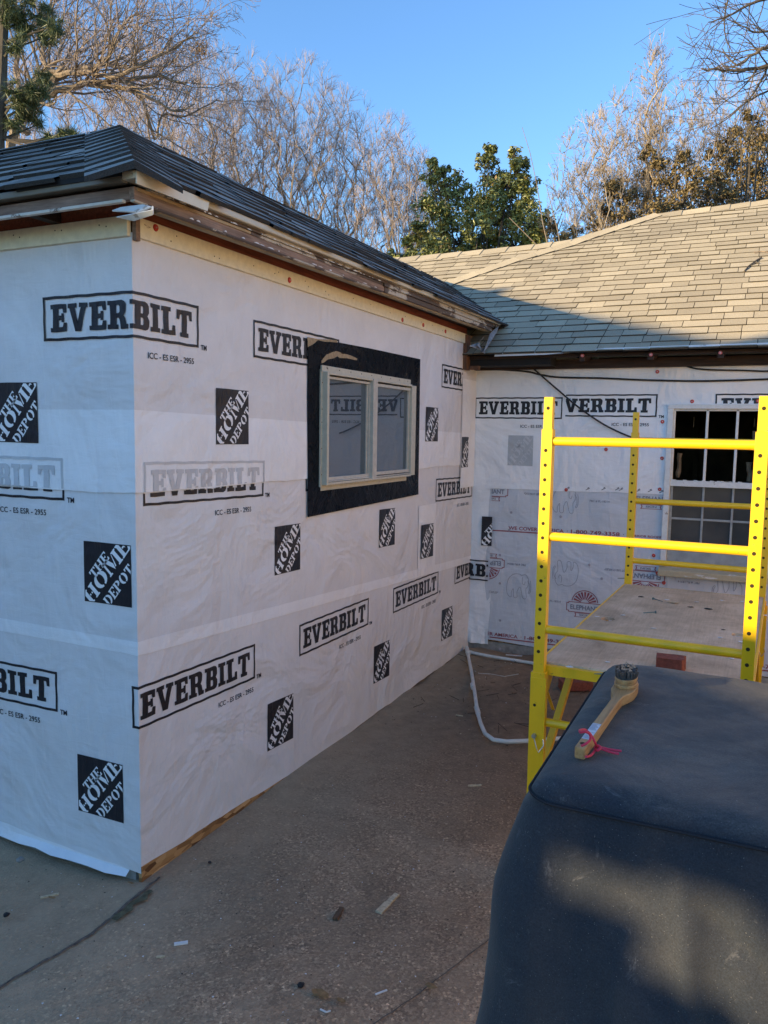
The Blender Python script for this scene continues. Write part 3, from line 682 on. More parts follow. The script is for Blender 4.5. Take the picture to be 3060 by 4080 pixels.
# ---- frieze board, sheathing strip, fascia, edges
O = .155
mb = MB(); mb.box((-.0, -.018, 2.222), (-3.6, 0, 2.287)); mb.box((.018, .012, 2.222), (0, YB-.24, 2.287)); mb.build('frieze_board', M['frieze'], house, bevel=.002)
mb = MB(); rr = random.Random(3)
for i in range(16):
    y = .2+i*.22+rr.uniform(-.05, .05)
    for k in range(rr.choice((1, 1, 2))): mb.disc((.0182, y+k*.03, 2.24+rr.uniform(0, .03)), (1, 0, 0), .0028, .0008, 6)
for i in range(6):
    for k in range(2): mb.disc((-.12-i*.2+k*.03, -.0182, 2.238+rr.uniform(0, .03)), (0, -1, 0), .0028, .0008, 6)
mb.build('nail_head', M['nail'], house)
mb = MB(); mb.box((0.008, -.008, 2.287), (0.0, YB-.24, 2.33)); mb.box((-3.6, -.008, 2.287), (0.0, 0, 2.33)); mb.build('sheathing_strip', M['rust'], house)
mb = MB(); mb.box((.004, .0, 2.21), (.02, .02, 2.29)); mb.build('corner_splinter', M['fasciax'], house)
mb = MB(); mb.box((O, -O, 2.284), (O-.02, 1.62, 2.322)); mb.build('fascia', M['fascia'], house, bevel=.002)
mb = MB(); mb.box((O-.02, -O, 2.284), (-3.6, -O+.02, 2.322)); mb.build('fascia', M['fasciax'], house, bevel=.002)
mb = MB(); mb.box((O+.004, 1.62, 2.280), (O-.02, 3.40, 2.306)); mb.box((O+.012, 1.60, 2.306), (O-.02, 3.42, 2.322)); mb.build('fascia', M['peeling'], house, bevel=.003).__setitem__('label', 'fascia moulding with peeling dirty white paint')
mb = MB(); mb.box((O+.010, -O+.06, 2.322), (O-.01, 3.5, 2.334)); mb.box((O+.005, -O-.004, 2.276), (O-.012, 1.60, 2.283)); mb.build('trim_strip', M['peeling'], house, bevel=.002)
mb = MB(); mb.box((O-.03, -O-.018, 2.274), (-3.6, -O-.002, 2.284)); mb.build('trim_strip', M['trimdirty'], house, bevel=.002)
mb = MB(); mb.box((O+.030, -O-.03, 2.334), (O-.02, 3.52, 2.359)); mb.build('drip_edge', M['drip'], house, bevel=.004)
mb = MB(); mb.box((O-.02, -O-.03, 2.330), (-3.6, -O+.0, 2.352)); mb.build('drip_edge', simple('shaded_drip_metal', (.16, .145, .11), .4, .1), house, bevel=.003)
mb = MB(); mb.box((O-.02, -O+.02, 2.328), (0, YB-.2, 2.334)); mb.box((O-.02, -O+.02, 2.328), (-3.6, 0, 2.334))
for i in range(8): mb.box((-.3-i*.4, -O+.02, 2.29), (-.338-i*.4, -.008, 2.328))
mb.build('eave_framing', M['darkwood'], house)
# bent scraps of white soffit at the corner, white flashing end on the right side of the corner
mb = MB(); zc = 2.272
def scrap(pts, th=.004): 
    mb.hexa([Vector(p) for p in pts]+[Vector(p)+Vector((0, 0, th)) for p in pts])
q = lambda x, y, o_: on(x, y, 1, -o_)
a_, b_, c2, d_ = q(245, 456, .20), q(306, 444, .20), q(331, 446, .17), q(275, 462, .17)
mb.face([q(243, 457, .21), q(262, 450, .19), q(310, 444, .17), q(329, 449, .18), q(300, 460, .2)])
mb.face([q(252, 468, .21), q(331, 452, .20), q(331, 463, .19), q(290, 476, .19), q(258, 474, .2)][:4])
mb.face([q(329, 447, .18), q(332, 447, .18), q(332, 464, .19), q(328, 460, .19)])
o = mb.build('soffit_scrap', M['dripwhite'], house); sm = o.modifiers.new('s', 'SOLIDIFY'); sm.thickness = .004
mb = MB(); p1 = on(288, 368, 1, -.185); 
mb.hexa([(O+.032, -.183, 2.318), (O+.036, -.183, 2.318), (O+.046, .14, 2.318), (O+.040, .14, 2.318), (O+.032, -.183, 2.356), (O+.036, -.183, 2.356), (O+.046, .15, 2.352), (O+.040, .15, 2.352)])
mb.build('flashing_end', simple('pale_cream_metal', (.66, .60, .45), .4, .08), house)
# black paper at corner, inner-corner junk
mb = MB(); mb.box((O-.02, -O-.034, 2.345), (-.30, -O-.012, 2.366)); mb.build('felt_edge', M['felt'], house)
rr = random.Random(44)
mb = MB(); mb.box((O+.004, -O+.01, 2.311), (O-.002, .45, 2.3215)); mb.build('trim_strip', wood('raw_tan_wood', (.30, .22, .12), (.52, .40, .24), 'y'), house, bevel=.001)
mb = MB(); mb.box((O+.003, .452, 2.310), (O-.002, 1.59, 2.3212)); mb.build('trim_strip', M['peeling'], house, bevel=.001)
mb = MB(); mb.box((O-.010, -O+.12, 2.273), (O-.040, 3.38, 2.2835)); mb.build('trim_strip', wood('olive_tan_soffit_board', (.24, .20, .13), (.42, .36, .25), 'y'), house, bevel=.003)
mb = MB()
for i in range(46):
    y = -.02+i*.036+rr.uniform(-.02, .02)
    if y > 1.56: break
    l_ = rr.uniform(.01, .05); z = rr.choice((2.3225, 2.2855, 2.3225)); h_ = rr.uniform(.002, .006)
    xo = O+.0105 if z > 2.3 else O+.0055
    mb.face([(xo, y, z), (xo+.002, y+l_*.5, z-.001), (xo, y+l_, z), (xo, y+l_*.7, z+h_), (xo+.001, y+l_*.3, z+h_*.8)])
mb.build('paint_flakes', M['whitechip'], house)['kind'] = 'stuff'
for o in house.children:
    if o.name.split('.')[0] in ('fascia', 'drip_edge', 'trim_strip', 'paint_flakes') and o.data:
        for v in o.data.vertices: v.co.z += .010*(v.co.y+O)
# ---- rear eave: rafter tails, sub fascia, loose drip edge
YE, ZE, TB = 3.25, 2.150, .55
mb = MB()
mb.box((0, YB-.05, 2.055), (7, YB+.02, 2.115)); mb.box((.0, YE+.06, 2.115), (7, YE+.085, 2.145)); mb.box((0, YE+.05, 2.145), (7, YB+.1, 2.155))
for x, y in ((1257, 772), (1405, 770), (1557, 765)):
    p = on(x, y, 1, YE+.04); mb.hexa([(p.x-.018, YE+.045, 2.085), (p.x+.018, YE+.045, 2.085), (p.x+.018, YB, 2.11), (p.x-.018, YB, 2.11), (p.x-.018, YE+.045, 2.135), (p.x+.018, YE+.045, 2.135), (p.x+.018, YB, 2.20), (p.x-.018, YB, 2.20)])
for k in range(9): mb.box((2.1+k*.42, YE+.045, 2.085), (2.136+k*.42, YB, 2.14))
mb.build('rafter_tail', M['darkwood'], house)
mb = MB(); mb.box((.0, YB-.3, 2.04), (.03, YB-.22, 2.28)); mb.box((.03, YB-.24, 2.045), (.10, YB-.2, 2.07)); mb.build('corner_post', wood('brown_block', (.10, .05, .03), (.2, .11, .07), 'z'), house)
mb = MB(); mb.box((.0, YB-.22, 2.07), (.6, YB-.05, 2.15)); mb.build('eave_dark_block', M['felt'], house)  # solid black block; the shade of the open eave is its colour
caps([(1258, 768), (1406, 766), (1556, 762)], 1, YE+.043, (0, -1, 0), M['pink'], r=.012)
mb = MB()
pts = [on(x, y, 1, YE-.01) for x, y in ((1068, 770), (1180, 766), (1304, 756), (1400, 753), (1659, 744))]+[Vector((7, YE-.01, 2.16))]
for i in range(len(pts)-1):
    a, b_ = pts[i], pts[i+1]; h0 = .024 if i < 2 else .014; h1 = .024 if i < 1 else .012
    mb.hexa([a, b_, b_+Vector((0, .004, 0)), a+Vector((0, .004, 0)), a+Vector((0, .012, h0)), b_+Vector((0, .012, h1)), b_+Vector((0, .016, h1)), a+Vector((0, .016, h0))])
mb.build('drip_edge', M['dripwhite'], house).__setitem__('label', 'bent white drip edge hanging loose from the rear eave')
mb = MB()
for P_ in (((1040, 757), (1052, 745), (1058, 722), (1078, 703), (1074, 716), (1052, 752), (1044, 762)), ((1040, 752), (1070, 768), (1069, 773), (1038, 760)), ((1014, 748), (1035, 740), (1045, 728), (1030, 746), (1040, 756))):
    mb.face([on(x, y, 0, .14+.01*k) for k, (x, y) in enumerate(P_)])
o = mb.build('torn_flashing', simple('grey_torn_flashing', (.22, .22, .22), .5, .4, 30), house); o.modifiers.new('s', 'SOLIDIFY').thickness = .003
# ---- shingled roofs
def roof(name, org, ua, va, poly, mat, expo, tw, seed, over=.012, lift=.008, shade=(0.15, 1), parent=house, label=None, wavy=0, jag=.006, g=.0022):
    """poly: convex polygon in (u, v); rows of separately cut tabs, each with a raised butt edge"""
    org = Vector(org); ua = Vector(ua).normalized(); va = Vector(va).normalized(); nn = ua.cross(va).normalized()
    if nn.z < 0: nn = -nn
    rnd = random.Random(seed); us = [p[0] for p in poly]; vs = [p[1] for p in poly]
    u0, u1, v0, v1 = min(us), max(us), min(vs), max(vs); mb = MB(); row = 0; v = v0-over
    while v < v1:
        u = u0-rnd.uniform(0, tw); e = expo
        while u < u1:
            w_ = tw*rnd.uniform(.6, 1.35); dv = rnd.uniform(-jag, jag); L = lift*rnd.uniform(.8, 1.5)
            wv = wavy*math.sin(u*3+row*.7); wv2 = wavy*math.sin((u+w_)*3+row*.7)
            pt = lambda a, b_, h: org+ua*a+va*b_+nn*h
            mb.col = rnd.uniform(*shade)
            A = pt(u+g, v+dv+wv, L); B = pt(u+w_-g, v+dv+wv2, L+rnd.uniform(-.002, .002)); C = pt(u+w_-g, v+e+.012, .002); D = pt(u+g, v+e+.012, .002)
            A0 = pt(u+g, v+dv+wv, -.003); B0 = pt(u+w_-g, v+dv+wv2, -.003)
            mb.idx([A, B, C, D, A0, B0], [(0, 1, 2, 3)])
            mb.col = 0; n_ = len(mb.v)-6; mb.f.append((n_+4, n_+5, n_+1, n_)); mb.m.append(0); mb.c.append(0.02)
            u += w_
        v += e; row += 1
    o = mb.build(name, mat, parent, attr=True)
    bm = bmesh.new(); bm.from_mesh(o.data)
    n_ = len(poly); area = sum(poly[i][0]*poly[(i+1) % n_][1]-poly[(i+1) % n_][0]*poly[i][1] for i in range(n_))
    for i in range(n_):
        p, q_ = poly[i], poly[(i+1) % n_]; d = Vector((q_[0]-p[0], q_[1]-p[1])); s = 1 if area > 0 else -1
        out = Vector((d.y, -d.x))*s; P3 = org+ua*p[0]+va*p[1]; N3 = (ua*out.x+va*out.y).normalized()
        if abs(N3.dot(va)+1) < 1e-3: P3 = P3-va*(over+.02)     # let the starter row overhang the eave
        bmesh.ops.bisect_plane(bm, geom=bm.verts[:]+bm.edges[:]+bm.faces[:], plane_co=P3, plane_no=N3, clear_outer=True)
    bm.to_mesh(o.data); bm.free()
    # dark deck just below
    mb = MB(); mb.face([org+ua*p[0]+va*p[1]-nn*.004 for p in poly]); mb.face([org+ua*p[0]+va*p[1]-nn*.02 for p in poly][::-1]); mb.build('roof_deck', M['felt'], parent)
    if label: o['label'] = label
    return o
EW = O+.035; ZW = 2.362; RUN = .89; TW = .605; RISE = .006; ZR = ZW+TW*RUN; cosw = math.cos(math.atan(TW)); slw = RUN/cosw
# long-wall slope: u along +Y from the corner, v up towards -X
roof('roof', (EW, -EW, ZW), (0, 1, RISE), (-1, 0, TW), [(0, 0), (7.5, 0), (7.5, slw), (RUN, slw)], M['sh_wing'], .118, .21, 11, lift=.009, jag=.016, g=.004, label='shade-greyed shingle slope of the near wing', wavy=.004)
roof('roof', (EW, -EW, ZW), (-1, 0, 0), (0, 1, TW), [(0, 0), (6, 0), (6, slw), (RUN, slw)], M['sh_wing'], .118, .21, 12, lift=.009, jag=.013, g=.004, label='front hip slope of the near wing', wavy=.004)
# hip caps
E0 = Vector((EW, -EW, ZW)); A0 = Vector((EW-RUN, -EW+RUN, ZR))
mb = MB(); n = 11; hd_ = (A0-E0); rnd = random.Random(2)
for i in range(n):
    a = E0+hd_*(i/n)-hd_.normalized()*.012; b_ = E0+hd_*((i+1)/n)+hd_.normalized()*.03; lf = .022; hw = .15
    s1 = Vector((0, 1, -0)); s2 = Vector((-1, 0, 0))
    # sides lie on the two slopes: along +Y on the long slope (rising 0) and along -X on the front slope
    dn1 = (Vector((0, 1, 0))-hd_.normalized()*hd_.normalized().dot(Vector((0, 1, 0)))).normalized(); dn2 = (Vector((-1, 0, 0))-hd_.normalized()*hd_.normalized().dot(Vector((-1, 0, 0)))).normalized()
    up_ = Vector((0, 0, 1))
    mb.col = rnd.uniform(.3, .9)
    for dn in (dn1, dn2):
        P_ = [a+up_*lf, a+dn*hw+up_*(lf*.7), b_+dn*hw+up_*.006, b_+up_*.008]
        mb.face(P_)
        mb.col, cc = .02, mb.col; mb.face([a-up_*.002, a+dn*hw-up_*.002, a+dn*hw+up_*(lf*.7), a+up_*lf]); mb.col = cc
mb.build('hip_cap', M['sh_wing'], house, attr=True)
mb = MB(); rnd = random.Random(5)
for i in range(24):
    y = A0.y+i*.24; mb.col = rnd.uniform(.3, .9)
    yr = (y-A0.y)*RISE; mb.face([(A0.x, y, ZR+.014+yr), (A0.x+.12, y, ZR-.12*TW+.012+yr), (A0.x+.12, y+.27, ZR-.12*TW+.006+yr), (A0.x, y+.27, ZR+.006+yr)])
mb.build('ridge_cap', M['sh_wing'], house, attr=True)
for i in range(20):
    x = A0.x-i*.24; mb.col = rnd.uniform(.3, .9)
mb = MB(); mb.col = .5
for i in range(20):
    x = A0.x-i*.24; mb.col = rnd.uniform(.3, .9)
    mb.face([(x, A0.y-.12, ZR-.12*TW+.014), (x-.27, A0.y-.12, ZR-.12*TW+.006), (x-.27, A0.y+.1, ZR+.012), (x, A0.y+.1, ZR+.018)])
mb.build('ridge_cap', M['sh_wing'], house, attr=True)
mb = MB(); mb.col = .5; mb.face([(A0.x, A0.y, ZR-.002), (A0.x, 6.5, ZR+.03), (-6, 6.5, ZR+.03), (-6, A0.y, ZR-.002)]); mb.build('roof', M['sh_wing'], house, attr=True)
# rear roof; outline traced on its own plane
def onB(x, y):
    r = ray(x, y); n = Vector((0, -TB, 1)); t_ = ((ZE-TB*YE)-n.dot(CAM))/n.dot(r); return CAM+r*t_
cb = math.sqrt(1+TB*TB)
sil = [(860, 560), (1040, 543), (1150, 532), (1230, 522), (1275, 507), (1330, 492), (1410, 466), (1530, 451), (1659, 435)]
S3 = [onB(x, y) for x, y in sil]
S3 = [Vector((-2.6, S3[0].y+.12, 0))]+S3+[Vector((7.2, S3[-1].y+.3, 0))]
for p in S3: p.z = ZE+TB*(p.y-YE)
tops = [(p.x, (p.y-YE)*cb) for p in S3]
for i in range(len(tops)-1):
    (ua_, va_), (ub_, vb_) = tops[i], tops[i+1]
# shingle whole rectangle then cut along the traced ridge, piece by piece
ob = roof('roof', (0, YE, ZE), (1, 0, 0), (0, 1, TB), [(-2.6, 0), (7.2, 0), (7.2, 3.9), (-2.6, 3.9)], M['sh_back'], .114, .175, 21, label='tan-grey shingle slope of the main roof, half in sun', over=.02)
deck = [o for o in house.children if o.name.startswith('roof_deck')][-1]
def cut_under(o):
    src = bmesh.new(); src.from_mesh(o.data); res = bmesh.new(); acc = None
    out = bpy.data.meshes.new(o.name)
    big = bmesh.new()
    for i in range(len(S3)-1):
        a, b_ = S3[i], S3[i+1]
        c = src.copy(); g_ = lambda: c.verts[:]+c.edges[:]+c.faces[:]
        bmesh.ops.bisect_plane(c, geom=g_(), plane_co=(a.x, 0, 0), plane_no=(-1, 0, 0), clear_outer=True)
        bmesh.ops.bisect_plane(c, geom=g_(), plane_co=(b_.x, 0, 0), plane_no=(1, 0, 0), clear_outer=True)
        d = Vector((b_.x-a.x, b_.y-a.y, 0)); n = Vector((-d.y, d.x, 0)).normalized()
        bmesh.ops.bisect_plane(c, geom=g_(), plane_co=a, plane_no=n, clear_outer=True)
        tmp = bpy.data.meshes.new('t'); c.to_mesh(tmp); c.free(); big.from_mesh(tmp); bpy.data.meshes.remove(tmp)
    big.to_mesh(o.data); big.free(); src.free()
cut_under(ob); cut_under(deck)
mb = MB()  # ridge caps along the traced top and the far slope beyond
for i in range(len(S3)-1):
    a, b_ = S3[i], S3[i+1]; n = max(1, round((b_-a).length/.2))
    for k in range(n):
        p = a.lerp(b_, k/n); q_ = a.lerp(b_, (k+1)/n); mb.col = rnd.uniform(.3, 1)
        mb.face([p+Vector((0, 0, .012)), q_+Vector((.02, 0, .02)), q_+Vector((.02, -.13, -.13*TB+.014)), p+Vector((0, -.13, -.13*TB+.008))])
mb.build('ridge_cap', M['sh_back'], house, attr=True)
mb = MB(); mb.col = .5
mb.idx([tuple(p) for p in S3]+[(p.x, p.y+4, p.z-4*TB) for p in S3], [(i, i+1, len(S3)+i+1, len(S3)+i) for i in range(len(S3)-1)]); mb.build('roof', M['sh_back'], house, attr=True)
cap_line = [onB(x, y) for x, y in ((960, 618), (1024, 595), (1110, 565), (1225, 532), (1280, 512), (1415, 468))]
mb = MB()
for i in range(len(cap_line)-1):
    a, b_ = cap_line[i], cap_line[i+1]; n = max(1, round((b_-a).length/.17)); s = Vector((-(b_-a).y, (b_-a).x, 0)).normalized(); s.z = TB*s.y
    for k in range(n):
        p = a.lerp(b_, k/n); q_ = a.lerp(b_, (k+1.15)/n); mb.col = rnd.uniform(.5, 1); z_ = Vector((0, 0, 1))
        P_ = [p+z_*.014-s*.07, q_+z_*.019-s*.07, q_+z_*.020+s*.05, p+z_*.015+s*.05]
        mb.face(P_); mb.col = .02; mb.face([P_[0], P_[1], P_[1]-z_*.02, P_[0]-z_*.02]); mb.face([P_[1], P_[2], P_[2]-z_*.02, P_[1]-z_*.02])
mb.build('hip_cap', M['sh_back'], house, attr=True)
# twigs lying on the rear roof
def up_roof(x, y, d=.012): p = onB(x, y); return p+Vector((0, -TB*d, d))
mb = MB(); 
for P_ in (((1608, 590), (1618, 578), (1636, 565), (1645, 560)), ((1618, 578), (1632, 572), (1640, 572))): mb.tube([up_roof(*p) for p in P_], .006, 5)
tag(mb.build('fallen_twig', M['bark_dark']), 'small dark forked twig lying on the sunlit rear roof near the right edge', 'twig')
mb = MB(); mb.tube([up_roof(1628, 549), up_roof(1645, 547), up_roof(1665, 550)], .005, 5); tag(mb.build('fallen_twig', M['bark']), 'thin pale twig at the right edge of the rear roof above the forked one', 'twig')
# ---------------------------------------------------------------- long-wall window
X = .012
X = .009
mb = MB(); F_ = [on(x, y, 0, X) for x, y in ((665, 730), (700, 734), (800, 753), (907, 776), (905, 925), (903, 1040), (903, 1068), (665, 1117), (665, 1000), (664, 860))]
ctr = sum(F_, Vector())/len(F_)
mb.face(F_)
o = mb.build('window_flashing', M['tapeblack'], house); md = o.modifiers.new('s', 'SOLIDIFY'); md.thickness = .003
mb = MB()
Z16 = lambda x, y, X_: on(639.7+.196*x, 704.8+.196*y, 0, X_)
mb.face([Z16(x, y, .0132) for x, y in ((122, 118), (240, 140), (450, 152), (452, 178), (300, 168), (240, 152), (200, 190), (130, 230))])
mb.face([Z16(x, y, .0132) for x, y in ((280, 410), (278, 380), (330, 315), (400, 285), (440, 273), (495, 290), (500, 302), (560, 308), (620, 328), (676, 358), (668, 376), (560, 352), (480, 350), (455, 330), (420, 352), (350, 365), (305, 400))])
mb.build('torn_backing', M['tan'], house)
y0, y1 = Z16(275, 1000, .03).y, Z16(1320, 1000, .03).y
wf = None
def fr(mb, a, b_, c, d, x0, x1):   # box between wall coords y a..b, z c..d
    mb.box((x0, a, c), (x1, b_, d))
yat = lambda x, X_: on(x, 900, 0, X_).y
yL, yR = yat(693.6, .022), yat(898.5, .05)
zT, zBt = on(711, 803, 0, .05).z, on(711, 1048, 0, .05).z
p1a, p1b = yat(711.5, .05), yat(798, .036); pm0, pm1 = yat(806.5, .056), yat(815.5, .056); p2a, p2b = pm1, yat(889.5, .05)
zpt, zpb = on(712, 818, 0, .04).z, on(712, 1031, 0, .04).z
mb = MB()
fr(mb, yL, p1a-.010, zBt-.01, zT+.012, .012, .022); fr(mb, yL, yR-.03, zT+.0, zT+.030, .016, .026)           # nail fins, left casing
fr(mb, yL+.012, yR-.05, zBt-.028, zBt-.0, .013, .018)
fr(mb, p1a-.020, p1a, zBt, zT, .012, .05); fr(mb, p2b, yR, zBt+.005, zT-.005, .012, .05); fr(mb, p1a, p2b, zT-.012, zT, .012, .05); fr(mb, p1a, p2b, zBt, zBt+.012, .012, .052)
wf = mb.build('window', M['alu'], house, bevel=.0015); wf['label'] = 'two-pane sliding window with worn cream metal frame'
mb = MB(); fr(mb, pm0, pm1, zBt+.003, zT-.002, .03, .056); fr(mb, p1b, p1b+.014, zpb-.01, zpt+.01, .012, .036)
fr(mb, p1a+.001, p1b, zpb-.022, zpb, .012, .036); fr(mb, p1a+.001, p1b, zpt, zpt+.012, .012, .036)
fr(mb, p2a+.001, p2b-.001, zpb-.012, zpb+.006, .012, .04); fr(mb, p2a+.001, p2b-.001, zpt-.006, zpt+.01, .012, .04); fr(mb, p2b-.014, p2b-.001, zpb+.006, zpt-.006, .012, .034); fr(mb, p1b-.012, p1b-.001, zpb, zpt, .012, .026)
fr(mb, p1a, p2b, zBt+.014, zBt+.020, .02, .046)
mb.build('sash', M['alu2'], wf, bevel=.001)
for a, b_, x_ in ((p1a+.001, p1b-.002, .019), (p2a-.04, p2b-.014, .024)):
    mb = MB(); mb.box((.0125, a, zpb+.000), (x_, b_, zpt)); mb.build('pane', M['glass'], wf)
mb = MB(); rr = random.Random(8)
for k in range(9): mb.disc((.0265, yL+.05+k*.12, zT+.018), (1, 0, 0), .0035, .001, 6)
for k in range(9): mb.disc((.0225, yL+.006+rr.uniform(0, .008), zBt+.05+k*.062), (1, 0, 0), .003, .001, 6)
mb.build('screw_head', M['nail'], wf)
# torn caulk line on left casing
mb = MB(); pts = [Vector((.024, yL+.022+rr.uniform(-.005, .005), zBt+.02+k*.03)) for k in range(int((zT-zBt)/.03))]
mb.tube(pts, [rr.uniform(.001, .0045) for _ in pts], 5); mb.build('caulk', M['whitechip'], wf)
# ---------------------------------------------------------------- rear small-paned window
bw = None; Yw = YB-.028
mb = MB()
fw = .024
mb.box((WX0-.012, Yw, WZ0-.0), (WX0+fw, YB+.06, WZ1)); mb.box((WX1-.012, Yw, WZ0), (WX1+.03, YB+.06, WZ1)); mb.box((WX0-.012, Yw-.002, WZ1-.022), (WX1+.03, YB+.06, WZ1+.006))
bw = mb.build('window', M['whitepaint'], house, bevel=.002); bw['label'] = 'many-paned wooden sash window with chipped white paint'
mb = MB(); zm = 1.29; yu = YB-.008
mx = [on(1525, 960, 1, yu).x, on(1590, 960, 1, yu).x]
for x_ in mx: mb.box((x_-.008, yu, zm+.02), (x_+.008, yu+.03, WZ1-.024))
zq = on(1480, 965, 1, yu).z
mb.box((WX0+fw, yu+.004, zq-.008), (WX1-.012, yu+.028, zq+.008)); mb.box((WX0+fw, yu-.004, zm-.018), (WX1-.012, yu+.032, zm+.02)); mb.box((WX0+fw, yu, WZ1-.036), (WX1-.012, yu+.03, WZ1-.022)); mb.box((WX0+fw, yu, zm+.02), (WX0+fw+.012, yu+.03, WZ1-.036))
mb.build('upper_sash', M['whitepaint'], bw, bevel=.002)
mb = MB(); yl = YB+.015; zl = on(1480, 1121, 1, yl).z
for x_ in mx: mb.box((x_-.007, yl, WZ0+.13), (x_+.007, yl+.02, zm-.02))
mb.box((WX0+fw, yl+.002, zl-.007), (WX1-.012, yl+.018, zl+.007)); mb.box((WX0+fw, yl, WZ0+.0), (WX1-.012, yl+.03, WZ0+.11)); mb.box((WX0+fw, yl, WZ0+.11), (WX0+fw+.018, yl+.02, zm-.018))
mb.build('lower_sash', simple('dull_grey_sash_paint', (.30, .33, .34), .6, .2, 20), bw, bevel=.002)
mb = MB(); mb.box((WX0+fw, yl+.008, WZ0+.11), (WX1-.012, yl+.011, zm-.018)); mb.build('pane', M['glass2'], bw)
mb = MB(); s0 = on(1429, 1222, 1, YB-.06)
mb.hexa([(WX0-.02, YB-.07, .668), (WX1+.06, YB-.07, .672), (WX1+.06, YB+.01, .68), (WX0-.02, YB+.01, .68), (WX0-.02, YB-.075, .712), (WX1+.06, YB-.075, .714), (WX1+.06, YB+.03, .732), (WX0-.02, YB+.03, .732)])
mb.build('sill', M['sill'], bw, bevel=.005)
mb = MB(); rr = random.Random(12)
for k in range(12):
    x_ = WX0+.03+rr.random()*.5; mb.hexa([Vector(p)+Vector((x_, yu-.004, zm+.021)) for p in ((0, 0, 0), (.03, 0, 0), (.03, .01, 0), (0, .01, 0), (.004, 0, .006), (.024, 0, .004), (.02, .01, .004), (0.006, .01, .005))])
mb.build('paint_flake', M['whitechip'], bw)
# ---------------------------------------------------------------- cables on the rear wall
def cable(name, pts, r, label):
    P_ = [Vector(p) for p in pts]; out = []
    for i in range(len(P_)-1):
        a, b_, c, d = P_[max(i-1, 0)], P_[i], P_[i+1], P_[min(i+2, len(P_)-1)]
        for j in range(6):
            t_ = j/6; out.append(.5*((2*b_)+(c-a)*t_+(2*a-5*b_+4*c-d)*t_*t_+(-a+3*b_-3*c+d)*t_**3))
    out.append(P_[-1]); mb = MB(); mb.tube(out, r, 8); return tag(mb.build(name, M['cable'], smooth=True), label, 'cable')
yc = YB-.018
cable('cable', [on(x, y, 1, yc) for x, y in ((1020, 796), (1090, 799), (1140, 803), (1170, 810), (1210, 815), (1300, 817), (1400, 821), (1520, 823), (1659, 819), (1750, 815))], .0062, 'long black cable sagging along the rear wall just below the eave')
cable('cable', [on(x, y, 1, yc-.012) for x, y in ((1145, 790), (1160, 803), (1185, 825), (1212, 848), (1240, 872), (1275, 898), (1310, 920), (1350, 939), (1372, 947))], .0058, 'black cable hanging diagonally across the rear wall logos')
cable('cable', [on(x, y, 1, yc-.006) for x, y in ((1480, 790), (1503, 796), (1540, 799), (1600, 800), (1659, 802), (1750, 802))], .0052, 'short black cable above the small-paned window under the eave')
# ---------------------------------------------------------------- scaffold
scf = empty('scaffold', (1.56, 1.56, 0), label='yellow rolling baker scaffold with a plywood deck, standing beside the wrapped walls', cat='scaffold')
SR = -.030
def scw(p): # straight frame coordinates -> world
    dx, dy = p[0]-1.236, p[1]-.68; return Vector((1.236+dx*math.cos(SR)-dy*math.sin(SR), .68+dx*math.sin(SR)+dy*math.cos(SR), p[2]))
def sci(p):
    dx, dy = p[0]-1.236, p[1]-.68; return Vector((1.236+dx*math.cos(SR)+dy*math.sin(SR), .68-dx*math.sin(SR)+dy*math.cos(SR), p[2]))
scf.location = scw((1.56, 1.56, 0)); scf.rotation_euler = (0, 0, SR)
inv = Matrix.Translation((-1.56, -1.56, 0))
def sb(mb, name, mat, parent=scf, **k):
    o = mb.build(name, mat, parent, **k)
    o.data.transform(inv)
    return o
PX = (1.217, 1.255); QX = (1.888, 1.926)
def post(x0, x1, y0, front, hole0):
    mb = MB(); ys_ = (y0, y0+.038)
    mb.box((x0, y0, .12), (x1, y0+.038, 1.618)); mb.box((x0+.004, y0+.004, 1.618), (x1-.004, y0+.034, 1.728))
    mb.mi = 1
    mb.disc(((x0+x1)/2, y0+.0041, 1.690), (0, -1, 0), .0065, .0008)
    z = 1.545
    while z > .80:
        if all(abs(z-r) > .0 for r in ()): mb.disc(((x0+x1)/2-.002, y0+.0002, z), (0, -1, 0), .0068, .0006)
        z -= .0508
    return sb(mb, 'post', [M['yellow'], M['hole']], bevel=.003)
for x0, x1 in (PX, QX):
    for y0 in (.66, 2.44): post(x0, x1, y0, True, 0)
for y0 in (.66, 2.44):
    for z in (1.577, 1.245, .913, .575, .24):
        mb = MB(); mb.tube([(PX[1]-.002, y0+.019, z), (QX[0]+.002, y0+.019, z)], .0155, 14); sb(mb, 'rail', M['yellow'], smooth=True)
for x0, s in ((PX[0], -1), (QX[0], 1)):
    for y0 in (.66, 2.44):
        mb = MB(); mb.box((x0-.006, y0-.006, .30), (x0+.044, y0+.044, .758)); mb.box((x0-.006 if s < 0 else x0-.012, y0-.008, .42), (x0+.050, y0-.003, .74))
        for z in (.64,): 
            mb.mi = 1; mb.disc((x0+.012, y0-.0081, z), (0, -1, 0), .006, .0006); mb.mi = 0
        o = sb(mb, 'sleeve', [M['yellow'], M['hole']], bevel=.003)
        mb = MB(); mb.tube([(x0+.016, y0-.022, .530), (x0+.016, y0+.0, .530)], .008, 10); mb.tube([(x0+.016, y0-.02, .528), (x0+.030, y0-.026, .49), (x0+.036, y0-.024, .475), (x0+.052, y0-.016, .50), (x0+.047, y0-.006, .52)], .0022, 6); sb(mb, 'locking_pin', M['steel'], o, smooth=True)
